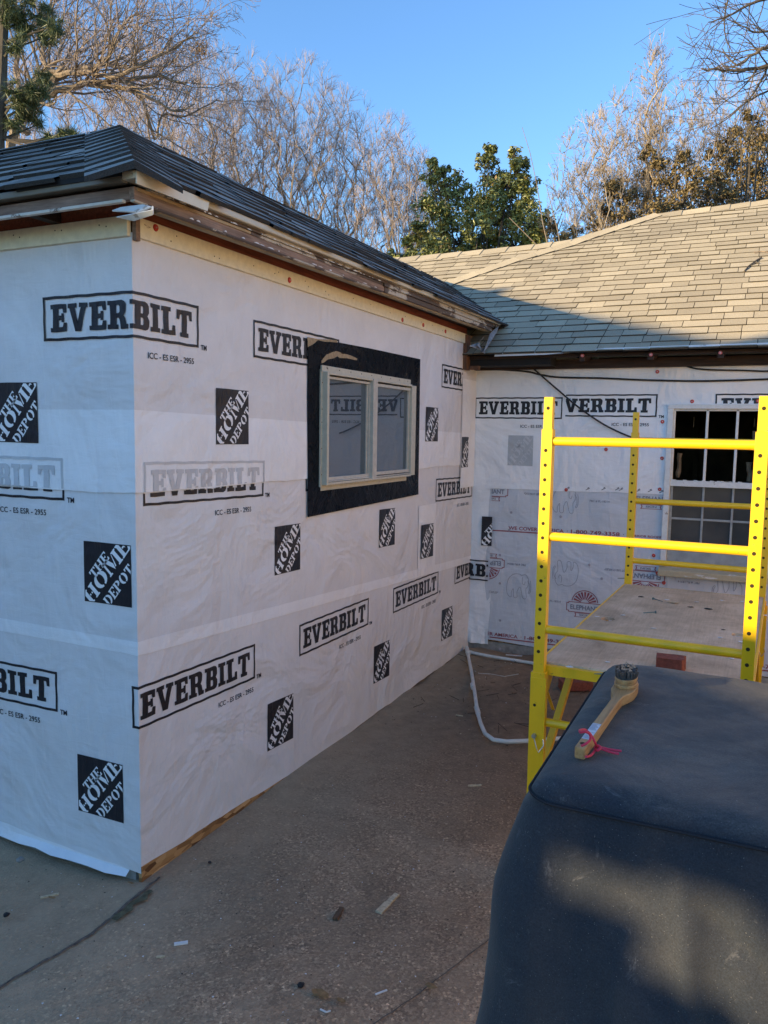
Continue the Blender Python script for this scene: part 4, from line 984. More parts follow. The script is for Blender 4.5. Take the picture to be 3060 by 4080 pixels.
for x in (PX[0]+.019, QX[0]+.019):     # side trusses
    mb = MB(); mb.box((x-.003, .70, .700), (x+.003, 2.44, .765)); mb.box((x-.02, .70, .756), (x+.02, 2.44, .762))
    mb.bar((x, .72, .34), (x, 1.30, .70), .026, .026); mb.bar((x, 2.42, .34), (x, 1.84, .70), .026, .026); mb.bar((x, .705, .31), (x, .705, .74), .03, .01)
    mb.hexa([(x-.002, .70, .56), (x+.002, .70, .56), (x+.002, .86, .69), (x-.002, .86, .69), (x-.002, .70, .70), (x+.002, .70, .70), (x+.002, .88, .701), (x-.002, .88, .701)])
    mb.mi = 1; mb.disc((x+.003, .74, .66), (1, 0, 0), .008, .0006); mb.mi = 0
    mb.bar((x+.008, .73, .69), (x+.008, .86, .56), .012, .004)
    sb(mb, 'side_truss', [M['yellow'], M['hole']], bevel=.002)
for x0 in (PX[0], QX[0]):
    for y0 in (.66, 2.44):
        mb = MB(); mb.tube([(x0+.019, y0+.019, .10), (x0+.019, y0+.019, .14)], .02, 12); mb.box((x0-.004, y0-.02, .055), (x0+.0, y0+.045, .11)); mb.box((x0+.038, y0-.02, .055), (x0+.042, y0+.045, .11)); mb.box((x0-.004, y0-.02, .104), (x0+.042, y0+.045, .112))
        o = sb(mb, 'caster', M['steel'])
        mb = MB(); mb.tube([(x0+.001, y0+.012, .056), (x0+.037, y0+.012, .056)], .054, 18); sb(mb, 'wheel', M['cable'], o, smooth=True)
mb = MB(); PZ = .783
mb.box((PX[0]+.004, .665+.04, .758), (QX[1]-.004, .665+.058, .774)); mb.box((PX[0]+.004, 2.42, .758), (QX[1]-.004, 2.438, .774)); mb.box((PX[0]+.036, .70, .742), (QX[0], .72, .776))
mb.box((PX[0], .70, .765), (PX[0]+.008, 2.44, PZ+.001)); mb.box((QX[1]-.008, .70, .765), (QX[1], 2.44, PZ+.001))
sb(mb, 'deck_frame', M['yellow'])
# plywood with four oval hand holes
me_loops = [[(PX[0]+.009, .722), (QX[1]-.009, .722), (QX[1]-.009, 2.436), (PX[0]+.009, 2.436)]]
holes = [on(1313, 1337, 2, PZ), on(1597, 1372, 2, PZ), on(1385, 1291, 2, PZ)]
for h in (sci(holes[0]), sci(holes[1])):
    me_loops.append([(h.x+.030*math.copysign(abs(math.cos(a))**.7, math.cos(a)), h.y+.034*math.sin(a)) for a in [2*PI*k/20 for k in range(20)]])
me = curve_mesh(me_loops); ob = bpy.data.objects.new('deck', me); COL.objects.link(ob); ob.parent = scf; me.materials.append(M['ply'])
for v in me.vertices: v.co = (v.co.x-1.56, v.co.y-1.56, PZ)
sd = ob.modifiers.new('s', 'SOLIDIFY'); sd.thickness = .012; sd.offset = -1 if me.polygons[0].normal.z > 0 else 1
# things lying on the deck
def flake(name, x, y, z, s, mat, lab, cat, grp=None, asp=.5, seed=0, ax=2):
    r = random.Random(seed+int(x*7+y)); p = on(x, y, 2, z); n = r.randint(5, 7); a0 = r.uniform(0, 6)
    mb = MB(); up = [Vector((p.x+s*math.cos(a0+2*PI*k/n)*r.uniform(.6, 1), p.y+s*asp*math.sin(a0+2*PI*k/n)*r.uniform(.6, 1), z+.0015+r.uniform(0, .18*s))) for k in range(n)]
    mb.face(up); mb.face([q_-Vector((0, 0, .0012)) for q_ in up][::-1])
    for k in range(n): mb.face([up[k]-Vector((0, 0, .0012)), up[(k+1) % n]-Vector((0, 0, .0012)), up[(k+1) % n], up[k]])
    return tag(mb.build(name, mat), lab, cat, grp)
whites = [(1413, 1358), (1313, 1431), (1505, 1301), (1560, 1298), (1580, 1423), (1611, 1422), (1602, 1388), (1290, 1333), (1395, 1260), (1230, 1442), (1655, 1330), (1556, 1378), (1440, 1296), (1630, 1296), (1604, 1300), (1345, 1330)]
wl = ['right in front of the left hand hole', 'at the front left of the deck behind the green screw', 'on the far right part of the deck by itself', 'upper of the pair near the far right post', 'just right of the red brick', 'beside the brown leaf on the front right of the deck', 'just below the right hand hole', 'touching the left edge of the deck', 'at the far edge of the deck near the far left post', 'at the very front left corner of the deck', 'at the right edge of the deck', 'just left of the right hand hole', 'right of the splintered wood at the far end', 'rightmost near the far right post', 'left one near the far right post', 'in the middle of the deck above the middle screw']
for i, (x, y) in enumerate(whites): flake('paint_chip', x, y, PZ+.001, .013 if i % 3 else .017, M['whitechip'], 'white paint chip '+wl[i], 'paint chip', 'white paint chips on the deck', .6, i)
def screw(x, y, ang, lab):
    p = on(x, y, 2, PZ+.008); d = Vector((math.cos(ang), math.sin(ang), .08)); mb = MB(); mb.tube([p-d*.028, p+d*.018, p+d*.028], [.0015, .0028, .0028], 7); mb.tube([p+d*.026, p+d*.030], [.0065, .007], 10)
    return tag(mb.build('screw', simple('green_coated_screw', (.10, .16, .14), .45, .2, 80), smooth=True), lab, 'screw')
screw(1345, 1231+18, .2, 'green screw at the left end of the debris line far along the deck')
screw(1383+20, 1323, .4, 'green screw in the middle of the plywood deck'); screw(1302, 1464-8, .15, 'green screw close to the black grill cover on the deck'); screw(1421, 1296, 2.6, 'green screw beside the splintered wood at the far end of the deck')
flake('wood_splinter', 1455, 1302, PZ+.002, .038, M['palewood'], 'pale splintered wood fragment among debris at the far end of the deck', 'wood splinter', None, .45, 3)
flake('wood_splinter', 1530, 1316, PZ+.002, .022, M['coal'], 'black sliver left of the dark crumb at the far end of the deck', 'debris'); flake('wood_splinter', 1492, 1312, PZ+.002, .020, M['coal'], 'black sliver right of the splintered wood on the deck', 'debris'); flake('debris_crumb', 1385, 1290, PZ+.001, .024, M['coal'], 'long dark sliver near the far left corner of the deck', 'debris', None, .35)
flake('debris_crumb', 1563, 1361, PZ+.001, .012, M['coal'], 'black crumb beside the right hand hole of the deck', 'debris'); flake('dry_leaf', 1547, 1413, PZ+.001, .017, M['tanleaf'], 'small brown curled leaf on the deck right of the brick', 'leaf')
def brick(x, y, z, ang, lab, s=1, broken=True):
    p = on(x, y, 2, z); bm = bmesh.new(); 
    P_ = [(-.055, -.04), (.045, -.045), (.060, -.02), (.052, .0), (.062, .03), (.03, .045), (-.055, .04)] if broken else [(-.1, -.045), (.1, -.045), (.1, .045), (-.1, .045)]
    vs = [bm.verts.new((a*s, b_*s, 0)) for a, b_ in P_]; f = bm.faces.new(vs); r = bmesh.ops.extrude_face_region(bm, geom=[f])
    for g_ in r['geom']:
        if isinstance(g_, bmesh.types.BMVert): g_.co.z += .056*s; g_.co.x *= .97
    bmesh.ops.subdivide_edges(bm, edges=bm.edges[:], cuts=2)
    rr = random.Random(3)
    for v in bm.verts: v.co += Vector((rr.uniform(-1, 1), rr.uniform(-1, 1), rr.uniform(-1, 0)*(v.co.z > .01)))*.0016
    bmesh.ops.recalc_face_normals(bm, faces=bm.faces[:])
    me = bpy.data.meshes.new('brick'); bm.to_mesh(me); bm.free(); me.materials.append(M['brick'])
    o = bpy.data.objects.new('brick', me); COL.objects.link(o); o.location = (p.x, p.y, z); o.rotation_euler = (0, 0, ang)
    return tag(o, lab, 'brick')
brick(1447, 1446, PZ+.001, .1, 'broken red brick lying on the plywood deck behind the grill cover', .85)
brick(1243, 1488, .0, .5, 'red brick on the ground seen under the deck between post and grill cover', 1, False)
# ---------------------------------------------------------------- grill under its cover
gx0, gx1, gy0, gy1, gz1 = 1.615, 2.66, -1.0, -.305, 1.108
def rrect(x0, x1, y0, y1, r, n=140):
    w_, d_ = x1-x0, y1-y0; per = 2*(w_+d_)-8*r+2*PI*r; out = []
    segs = [('l', (x0+r, y0), (x1-r, y0)), ('a', (x1-r, y0+r), -90), ('l', (x1, y0+r), (x1, y1-r)), ('a', (x1-r, y1-r), 0), ('l', (x1-r, y1), (x0+r, y1)), ('a', (x0+r, y1-r), 90), ('l', (x0, y1-r), (x0, y0+r)), ('a', (x0+r, y0+r), 180)]
    for i in range(n):
        s = per*i/n
        for g_ in segs:
            L = math.dist(g_[1], g_[2]) if g_[0] == 'l' else PI*r/2
            if s <= L or g_ is segs[-1]:
                if g_[0] == 'l':
                    t_ = s/L; p = (g_[1][0]+(g_[2][0]-g_[1][0])*t_, g_[1][1]+(g_[2][1]-g_[1][1])*t_); nn_ = ((g_[2][1]-g_[1][1])/L, -(g_[2][0]-g_[1][0])/L)
                else:
                    a = math.radians(g_[2])+s/r; p = (g_[1][0]+r*math.cos(a), g_[1][1]+r*math.sin(a)); nn_ = (math.cos(a), math.sin(a))
                out.append((p[0], p[1], nn_[0], nn_[1], i/n)); break
            s -= L
    return out
ring = rrect(gx0+.01, gx1, gy0, gy1, .045, 560)
prof = [(-900, gz1+.010), (-800, gz1+.010), (-700, gz1+.010), (-600, gz1+.010), (-500, gz1+.009), (-400, gz1+.009), (-300, gz1+.008), (-200, gz1+.007), (-100, gz1+.006), (-.04, gz1+.0045), (-.028, gz1+.003), (-.012, gz1-.003), (-.004, gz1-.010), (.002, gz1-.018), (.0045, gz1-.026), (.003, gz1-.030)]
for k in range(1, 71):
    z = gz1-.03-k*(gz1-.10)/70; dz = gz1-z
    off_ = .002+.29*min(dz, .18)+.14*min(max(0, dz-.18), .25)
    prof.append((off_, z))
V = []
for j, (of, z) in enumerate(prof):
    for (x, y, nx, ny, tt) in ring:
        side = .35+.65*abs(nx)**2          # the side panels flare out, the front hangs almost plumb
        o_ = of*(side if of > 0 else 1); dz = gz1-z
        if of > 0:
            A_ = min(1, max(0, dz-.03)/.35)
            o_ += A_*(.008*math.sin(x*21+1.5*math.sin(z*4)+1.2*dz)+.006*math.sin(y*33+z*5)+.004*math.sin(x*55-z*11)+.003*math.sin(x*37+z*29)+.003*math.sin(y*41-z*23))
            o_ += A_*.006*math.sin(x*30+6*math.sin(z*3.1)+z*9)*abs(ny)+A_*.005*math.sin((x+z*.6)*47)*abs(ny)+A_*.007*math.sin(y*24+z*12)*abs(nx)
            for xc, am, wd, sl_ in ((1.69, .012, .022, .10), (1.775, -.010, .018, -.12), (1.93, .016, .024, .16), (2.05, -.014, .03, .05), (2.2, .018, .03, -.1), (2.42, -.016, .03, .1)):
                o_ += abs(ny)*A_*am*math.exp(-((x-xc-sl_*dz)/wd)**2)*min(1, dz*2.2)
            for yc_, am in ((-.86, .012), (-.70, -.010), (-.55, .014), (-.42, -.012)): o_ += abs(nx)*A_*am*math.exp(-((y-yc_-.12*dz)/.035)**2)
            cr = (x-1.862)*.55+(z-.985)*.83; ax_ = (x-1.862)*.83-(z-.985)*.55   # sharp diagonal crease
            if ny < -.7 and 0 < ax_+.03 < .12: o_ -= .007*math.exp(-(cr/.006)**2)
            if ny < -.7: o_ += A_*.028*math.exp(-((x-(1.842+.08*(dz-.1)))/.016)**2)-A_*.02*math.exp(-((x-(1.872+.10*dz))/.025)**2)
        if of < 0:
            if of < -1: px_, py_ = 2.14+(x-2.14)*(1+of/1000)*.93, -.65+(y+.65)*(1+of/1000)*.90
            else: px_, py_ = x+nx*of, y+ny*of
            e_ = min(1, min(px_-gx0, gx1-px_, py_-gy0, gy1-py_)/.06); V.append((px_, py_, z+e_*(.0030*math.sin(px_*13+py_*8)+.0018*math.sin(py_*27-px_*9)+.0012*math.sin(px_*43+py_*31)))); continue
        V.append((x+nx*o_, y+ny*o_, z))
nr = len(ring); mb = MB(); mb.idx(V, [(j*nr+i, j*nr+(i+1) % nr, (j+1)*nr+(i+1) % nr, (j+1)*nr+i) for j in range(len(prof)-1) for i in range(nr)][::1]+[tuple(range(nr))[::-1]])
cov = mb.build('grill_cover', M['canvas'], smooth=False)
cov.data.polygons.foreach_set('use_smooth', [True]*len(cov.data.polygons))
tag(cov, 'dark navy canvas cover draped over a large grill in the right foreground', 'grill cover')
mb = MB(); pts = [Vector((x+nx*.006, y+ny*.0055, gz1-.022)) for (x, y, nx, ny, tt) in ring]+[Vector((ring[0][0], ring[0][1]-.0055, gz1-.022))]
mb.tube(pts, .0022, 6); mb.build('seam', simple('dark_seam_thread', (.012, .012, .016), .8), cov, smooth=True)
# ---------------------------------------------------------------- grill brush
br = empty('grill_brush', (1.672, -.62, gz1+.012), label='long-handled bamboo grill brush with a pink-red cord lying on the dark cover', cat='brush')
h0 = on(1252, 1622, 2, gz1+.022); h1 = on(1334, 1513, 2, gz1+.022); h2 = on(1357, 1478, 2, gz1+.022)
dv = (h2-h0).normalized(); sv = Vector((dv.y, -dv.x, 0)); L_ = (h2-h0).length+.025
outl = [(0, -.0068), (.003, -.0100), (.10, -.0098), (.20, -.0092), (.29, -.0092), (.325, -.0105), (.352, -.0165), (.375, -.0215), (.41, -.0225), (.44, -.020), (.462, -.014), (.47, -.005)]
k_ = L_/.47; outl = [(a*k_, b_*(.82 if a < .33 else .95)) for a, b_ in outl]
P_ = [h0+dv*a+sv*b_ for a, b_ in outl]+[h0+dv*a-sv*b_ for a, b_ in outl[::-1]]
def slab(mb, P_, z0, z1): 
    n_ = len(P_); a = [Vector((p.x, p.y, z0)) for p in P_]; b_ = [Vector((p.x, p.y, z1)) for p in P_]
    mb.idx(a+b_, [tuple(range(n_))[::-1], tuple(range(n_, 2*n_))]+[(i, (i+1) % n_, n_+(i+1) % n_, n_+i) for i in range(n_)])
zb = gz1+.009
mb = MB(); slab(mb, P_, zb, zb+.018)
ib = Matrix.Translation((-br.location.x, -br.location.y, -br.location.z))
def bb(mb, name, mat, parent=br, **k):
    o = mb.build(name, mat, parent, **k); o.data.transform(ib); return o
bb(mb, 'handle', M['bamboo'], bevel=.004)
def ell(c, a, b_, n=28, jj=0, seed=1):
    r = random.Random(seed); return [c+dv*(a*math.cos(2*PI*k/n))*(1+r.uniform(-jj, jj))+sv*(b_*math.sin(2*PI*k/n)) for k in range(n)]
hc = h0+dv*(.412*k_)
mb = MB(); slab(mb, ell(hc, .032, .0205), zb+.018, zb+.025); slab(mb, ell(hc, .030, .0185), zb+.025, zb+.028); slab(mb, ell(hc, .031, .0198), zb+.028, zb+.035)
bb(mb, 'head_block', M['bamboo'], bevel=.0015)
mb = MB(); rr = random.Random(9)
for ring_ in range(1, 6):
    n_ = ring_*9
    for k in range(n_):
        a = 2*PI*k/n_; c = hc+dv*(.027*ring_/5*math.cos(a))+sv*(.0175*ring_/5*math.sin(a)); lean = Vector((rr.uniform(-.004, .004), rr.uniform(-.004, .004), 0)); hgt = .014+rr.uniform(-.003, .002)
        if ring_ == 1: continue
        mb.tube([Vector((c.x, c.y, zb+.0345)), Vector((c.x, c.y, zb+.035+hgt))+lean], [.0018, .0024], 5)
bb(mb, 'bristles', M['bristle'])
mb = MB()
for k in range(26):
    a = rr.uniform(0, 6.28); q_ = rr.uniform(.3, 1); c = hc+dv*.027*q_*math.cos(a)+sv*.017*q_*math.sin(a); c.z = zb+.049+rr.uniform(0, .003); r_ = rr.uniform(.002, .005)
    mb.idx([c+Vector((r_, 0, 0)), c+Vector((-r_*.6, r_, 0)), c+Vector((-r_*.5, -r_, 0)), c+Vector((0, 0, r_*.8))], [(0, 1, 3), (1, 2, 3), (2, 0, 3), (0, 2, 1)])
bb(mb, 'ash_clumps', M['ash'])
def along(a, b_, dz=0): p = h0+dv*(a*k_)+sv*b_; return Vector((p.x, p.y, zb+.0185+dz))
mb = MB(); mb.face([along(.045, -.0068), along(.135, -.0068), along(.135, .0068), along(.045, .0068)]); st_ = bb(mb, 'sticker', M['sticker'])
mb = MB()
for k in range(16):
    a = .05+k*.0052; mb.face([along(a, -.006, .0004), along(a+.0016, -.006, .0004), along(a+.0016, .006-.002*(k % 3), .0004), along(a, .006-.002*(k % 3), .0004)]) if k not in (7, 8) else None
bb(mb, 'sticker_print', simple('grey_print', (.25, .26, .29), .5, .1, 50), st_)
mb = MB(); mb.disc(along(.022, 0), (0, 0, 1), .0045, .0004, 14); bb(mb, 'hang_hole', M['hole'])
mb = MB(); z_ = lambda p, h: Vector((p.x, p.y, h))
def crd(pts, r=.0019):
    out = []
    for i in range(len(pts)-1):
        a, b_, c, d = pts[max(i-1, 0)], pts[i], pts[i+1], pts[min(i+2, len(pts)-1)]
        for j in range(5):
            t_ = j/5; out.append(.5*((2*b_)+(c-a)*t_+(2*a-5*b_+4*c-d)*t_*t_+(-a+3*b_-3*c+d)*t_**3))
    out.append(pts[-1]); mb.tube(out, r, 7)
D4 = lambda x, y, h: on(1138.5+.2287*x, 1355.4+.2287*y, 2, zb+h)
crd([D4(510, 1120, .026), D4(560, 1095, .030), D4(598, 1055, .034), D4(590, 1005, .042), D4(545, 985, .046), D4(505, 990, .044), D4(500, 970, .042), D4(550, 968, .036), D4(600, 1010, .032), D4(640, 1080, .024), D4(655, 1125, .008)])
crd([D4(655, 1125, .008), D4(640, 1160, .004), D4(620, 1190, .003), D4(590, 1215, .004), D4(555, 1220, .010)])
crd([D4(650, 1120, .008), D4(675, 1118, .010), D4(690, 1140, .008), D4(665, 1160, .006), D4(645, 1140, .006), D4(660, 1118, .009)], .0024)
crd([D4(680, 1130, .006), D4(760, 1148, .004), D4(830, 1160, .004), D4(893, 1168, .004)]); crd([D4(680, 1138, .005), D4(760, 1168, .003), D4(820, 1185, .003), D4(868, 1192, .003)])
bb(mb, 'hanging_cord', M['cord'], smooth=True)
# ---------------------------------------------------------------- pvc pipe on the ground
def gpt(x, y, h=.0): return on(x, y, 2, h)
mb = MB(); R_ = .0115
pl = [gpt(1010, 1408, .013), gpt(1019, 1455, .013), gpt(1026, 1500, .013), gpt(1031, 1537, .013)]
mb.tube(pl, R_, 12)
pb = [gpt(1031, 1537, .015), gpt(1038, 1562, .013), gpt(1048, 1585, .013), gpt(1066, 1598, .013), gpt(1095, 1602, .013), gpt(1150, 1600, .013), gpt(1200, 1596, .013), gpt(1260, 1592, .013)]
mb.tube(pb, R_*.98, 12); mb.tube([gpt(1010, 1408, .014), gpt(1060, 1418, .014), gpt(1135, 1430, .014), gpt(1230, 1446, .014)], R_, 12)
pp = mb.build('pvc_pipe', M['pvc'], smooth=True); tag(pp, 'white plastic pipe bent into a loop on the muddy ground by the inner corner', 'pipe')
mb = MB(); mb.tube([gpt(1008, 1400, .014), gpt(1011, 1412, .014)], R_*1.45, 12); mb.tube([gpt(1010, 1408, .014), gpt(1018, 1410, .014)], R_*1.4, 12); mb.tube([gpt(1029, 1528, .015), gpt(1033, 1541, .015)], R_*1.3, 12); mb.tube([gpt(1020, 1478, .013), gpt(1022, 1486, .013)], R_*1.25, 12); mb.build('pipe_fitting', M['pvc'], pp, smooth=True)
# ---------------------------------------------------------------- litter on the ground
def stick(name, pts, w_, th, mat, lab, cat, grp=None):
    mb = MB(); P_ = [on(x, y, 2, 0) for x, y in pts]
    for p in P_: p.z = gz(p.x, p.y)+th/2+.001
    for i in range(len(P_)-1): mb.bar(P_[i], P_[i+1], w_*(1 if i == 0 else .8), th)
    return tag(mb.build(name, mat), lab, cat, grp)
stick('wood_splinter', [(818, 1966), (838, 1945), (858, 1925)], .024, .006, M['palewood'], 'broad pale yellow wood splinter with a notched end on the concrete', 'wood splinter')
stick('wood_splinter', [(724, 1983), (733, 1968), (738, 1958)], .018, .010, wood('brown_bark_piece', (.08, .045, .025), (.16, .10, .06), 'y'), 'brown bark-like wood piece left of the broad pale splinter', 'wood splinter')
stick('wood_splinter', [(376, 2034), (406, 2030)], .012, .005, M['whitechip'], 'short whitish wood sliver alone in the middle of the concrete', 'wood splinter')
stick('wood_splinter', [(87, 1931), (127, 1923)], .009, .004, M['palewood'], 'thin pale sliver on the concrete left of the slab joint', 'wood splinter')
stick('wood_splinter', [(338, 2060), (356, 2059)], .007, .004, M['palewood'], 'tiny tan sliver below the whitish sliver on the concrete', 'wood splinter')
stick('wood_splinter', [(811, 2144), (836, 2134)], .005, .003, M['whitechip'], 'thin white stick between the crack and the brown leaves', 'wood splinter')
stick('wood_splinter', [(1012, 1691), (1040, 1690)], .012, .005, M['palewood'], 'tan chip on the concrete left of the scaffold post', 'wood splinter')
stick('wood_splinter', [(985, 1541), (1000, 1543)], .010, .004, M['palewood'], 'small pale chip left of the bent white pipe', 'wood splinter')
stick('plastic_scrap', [(692, 2178), (705, 2184), (714, 2181)], .004, .003, M['whitechip'], 'white branching plastic scrap near the bottom of the concrete', 'scrap')
stick('white_strip', [(1093, 1408), (1128, 1412)], .018, .004, M['whitechip'], 'short white strip on the mud at the foot of the rear wall', 'scrap')
stick('wire', [(1023, 1437), (1035, 1450), (1060, 1452), (1090, 1459), (1120, 1455)], .003, .003, M['pvc'], 'thin pale wire trailing over the mud inside the pipe loop', 'wire')
for x, y, s, lab in ((112, 1939, .020, 'tan dry leaf just below the thin pale sliver'), (283, 1908, .018, 'tan leaf at the foot of the outer corner'), (736, 2162, .024, 'long brown leaf at the bottom centre of the concrete'), (930, 2131, .026, 'brown leaf lying across the thin crack'), (690, 2148, .036, 'crumpled dark brown leaf near the bottom of the concrete')):
    flake('dry_leaf', x, y, .002, s, M['tanleaf'], lab, 'leaf', None, .45, 5)
def lump(x, y, r, mat, lab, name='lump', cat='lump'):
    p = on(x, y, 2, 0); bm = bmesh.new(); bmesh.ops.create_icosphere(bm, subdivisions=2, radius=r); rr = random.Random(int(x))
    for v in bm.verts: v.co *= rr.uniform(.75, 1.1); v.co.z *= .6
    me = bpy.data.meshes.new(name); bm.to_mesh(me); bm.free(); me.materials.append(mat); o = bpy.data.objects.new(name, me); COL.objects.link(o); o.location = (p.x, p.y, r*.35); tag(o, lab, cat)
lump(14, 1978, .011, M['coal'], 'black lump at the left edge of the concrete'); lump(650, 2130, .011, M['coal'], 'black lump near the bottom centre of the concrete'); lump(453, 1864, .007, M['coal'], 'small black lump near the foot of the long wall')
lump(43, 1860, .016, M['found'], 'grey pebble below the loose skirt of wrap', 'pebble', 'pebble')
# fine litter nobody could count
mb = MB(); rr = random.Random(33); cols = []
for k in range(2600):
    if k < 1300: x, y = rr.uniform(.05, 1.9), rr.uniform(-1.2, 3.4)
    else: x, y = rr.uniform(-.9, 1.3), rr.uniform(-1.2, .6)
    if x < .03 and y > -.03: continue
    s = rr.uniform(.0012, .0045)*(1.6 if y > 1.8 else 1); a = rr.uniform(0, 6.3); z = gz(x, y)+.001; mb.mi = rr.choices((0, 1, 2, 3), (5, 3, 2, 3) if y < 1.8 else (3, 2, 1, 7))[0]
    c_a, s_a = math.cos(a), math.sin(a); asp = rr.uniform(.3, .9)
    P_ = [(x+s*c_a, y+s*s_a, z), (x-s*asp*s_a, y+s*asp*c_a, z+s*.5), (x-s*c_a, y-s*s_a, z), (x+s*asp*s_a, y-s*asp*c_a, z+s*.3)]
    mb.idx(P_, [(0, 1, 2, 3)])
for k in range(60):
    x, y = rr.uniform(.1, 1.2), rr.uniform(1.9, 3.45); a = rr.uniform(0, 3.1); L = rr.uniform(.03, .12); z = gz(x, y)+.006; mb.mi = 3
    mb.tube([(x, y, z), (x+L*math.cos(a), y+L*math.sin(a), z+.004)], .0016, 4)
tag(mb.build('ground_litter', [M['tan'], M['palewood'], M['whitechip'], simple('dark_litter', (.05, .035, .025), .9)]), 'fine scattered chips, grit and twigs over the concrete and mud', 'litter', kind='stuff')
# ---------------------------------------------------------------- unseen blockers added behind the viewer to shade the yard
ca, sa, te = math.cos(SUN_AZ), math.sin(SUN_AZ), math.tan(SUN_EL)
def S(u, w_, v): return Vector((u*ca+v*sa, -u*sa+v*ca, w_-te*v))
nb = empty('added_unseen_house', S(-2.6, te*-9, -9), label='unseen brick house shape added behind the viewer to shade the yard', cat='house')
def nbuild(mb, name, mat):
    o = mb.build(name, mat, nb); o.data.transform(Matrix.Translation(-nb.location)); return o
vN = -9
prof_ = [(-7.0, 2.45), (-2.90, 3.53), (-2.83, 3.39), (-.90, 2.975), (-.25, 3.40), (.33, 2.95)]
mb = MB(); zb_ = te*vN
for d in (0,):
    F1 = [S(.28, zb_, vN), S(.28, 2.9, vN), S(-.25, 3.3, vN), S(-.9, 2.88, vN), S(-2.85, 3.3, vN), S(-6.9, 2.3, vN), S(-6.9, zb_, vN)]; mb.face(F1)
    F2 = [p-Vector((sa, ca, 0))*5 for p in F1]; mb.face(F2[::-1])
    for i in range(len(F1)): mb.face([F1[i], F2[i], F2[(i+1) % 7], F1[(i+1) % 7]])
nbuild(mb, 'wall', M['brick'])
mb = MB(); R1 = [S(u, w_, vN+.3)-Vector((0, 0, 0)) for u, w_ in prof_]
for i in range(5):
    a, b_ = R1[i], R1[i+1]; bk = Vector((sa, ca, 0))*-5.6; mb.hexa([a, b_, b_+bk, a+bk, a-Vector((0, 0, .08)), b_-Vector((0, 0, .08)), b_+bk-Vector((0, 0, .08)), a+bk-Vector((0, 0, .08))])
nbuild(mb, 'roof', M['sh_wing'])
# added fence: top edge shades the scaffold, gap lets light patches onto the cover
vF = -5.0
fn = empty('added_shade_fence', S(1.0, te*vF, vF), label='unseen board fence added behind the viewer to shade the yard, gapped for light patches', cat='fence')
def ftop(u): return 1.47-.17*(u-.45) if u < 1.2 else 1.343-.03*(u-1.2)
u = .22; rr = random.Random(6)
gap = lambda u: (1.93 < u < 2.26)
mbs = MB()
while u < 3.3:
    wd = .095; t_ = ftop(u+wd/2); t2 = t_
    segs = [(te*vF+.02, t_)]
    uc = u+wd/2
    if 1.9 < uc < 2.62:
        lo = 1.075-.32*(uc-1.9); hi = 1.13+.03*math.sin(uc*9)
        lo = {0: 1.045, 1: .985, 2: .965, 3: .91, 4: .86, 5: .83, 6: .80, 7: .80}[min(7, int((uc-1.9)/.1))]; hi = {0: 1.10, 1: 1.12, 2: 1.09, 3: 1.13, 4: 1.14, 5: 1.145, 6: 1.15, 7: 1.15}[min(7, int((uc-1.9)/.1))]
        segs = [(te*vF+.02, lo), (hi, t_)]
    for a, b_ in segs:
        p0, p1 = S(u, a, vF), S(u+wd-.001, a, vF); q0, q1 = S(u, b_, vF), S(u+wd-.001, b_, vF); th = Vector((sa, ca, 0))*-.02
        mbs.hexa([p0, p1, p1+th, p0+th, q0, q1, q1+th, q0+th])
    u += wd
o = mbs.build('board', M['plank'], fn); o.data.transform(Matrix.Translation(-fn.location))
mb = MB()
for zf in (.35, 1.25): mb.bar(S(.22, te*vF+zf, vF-.05), S(3.3, te*vF+zf, vF-.05), .04, .08)
for k in range(2): mb.bar(S(.3+k*2.8, te*vF, vF-.08), S(.3+k*2.8, 1.25, vF-.08), .09, .09)
o = mb.build('rail', M['plank'], fn); o.data.transform(Matrix.Translation(-fn.location))
# unseen reflector added outside the right edge: warm siding bounces sun onto long wall
nh = empty('added_unseen_house', (4.0, 0, 0), label='unseen cream-sided block added outside the right edge to bounce warm light onto the wrapped wall', cat='house')
mb = MB(); mb.box((0, .1, 0), (4, YB-.5, 3.1))
for k in range(20): mb.hexa([(-.012, .1, .1+k*.15), (0, .1, .1+k*.15), (0, YB-.5, .1+k*.15), (-.012, YB-.5, .1+k*.15), (-.002, .1, .245+k*.15), (0, .1, .245+k*.15), (0, YB-.5, .245+k*.15), (-.002, YB-.5, .245+k*.15)])
mb.build('wall', simple('warm_bounce_siding', (.90, .62, .36), .7, .05, 8), nh)
mb = MB(); mb.hexa([(-.1, -.1, 3.1), (4.3, -.1, 3.1), (4.3, YB-.3, 3.1), (-.1, YB-.3, 3.1), (1.9, 1, 3.8), (2.1, 1, 3.8), (2.1, 2.6, 3.8), (1.9, 2.6, 3.8)]); mb.build('roof', simple('plain_shingle', (.3, .27, .22), .9), nh)
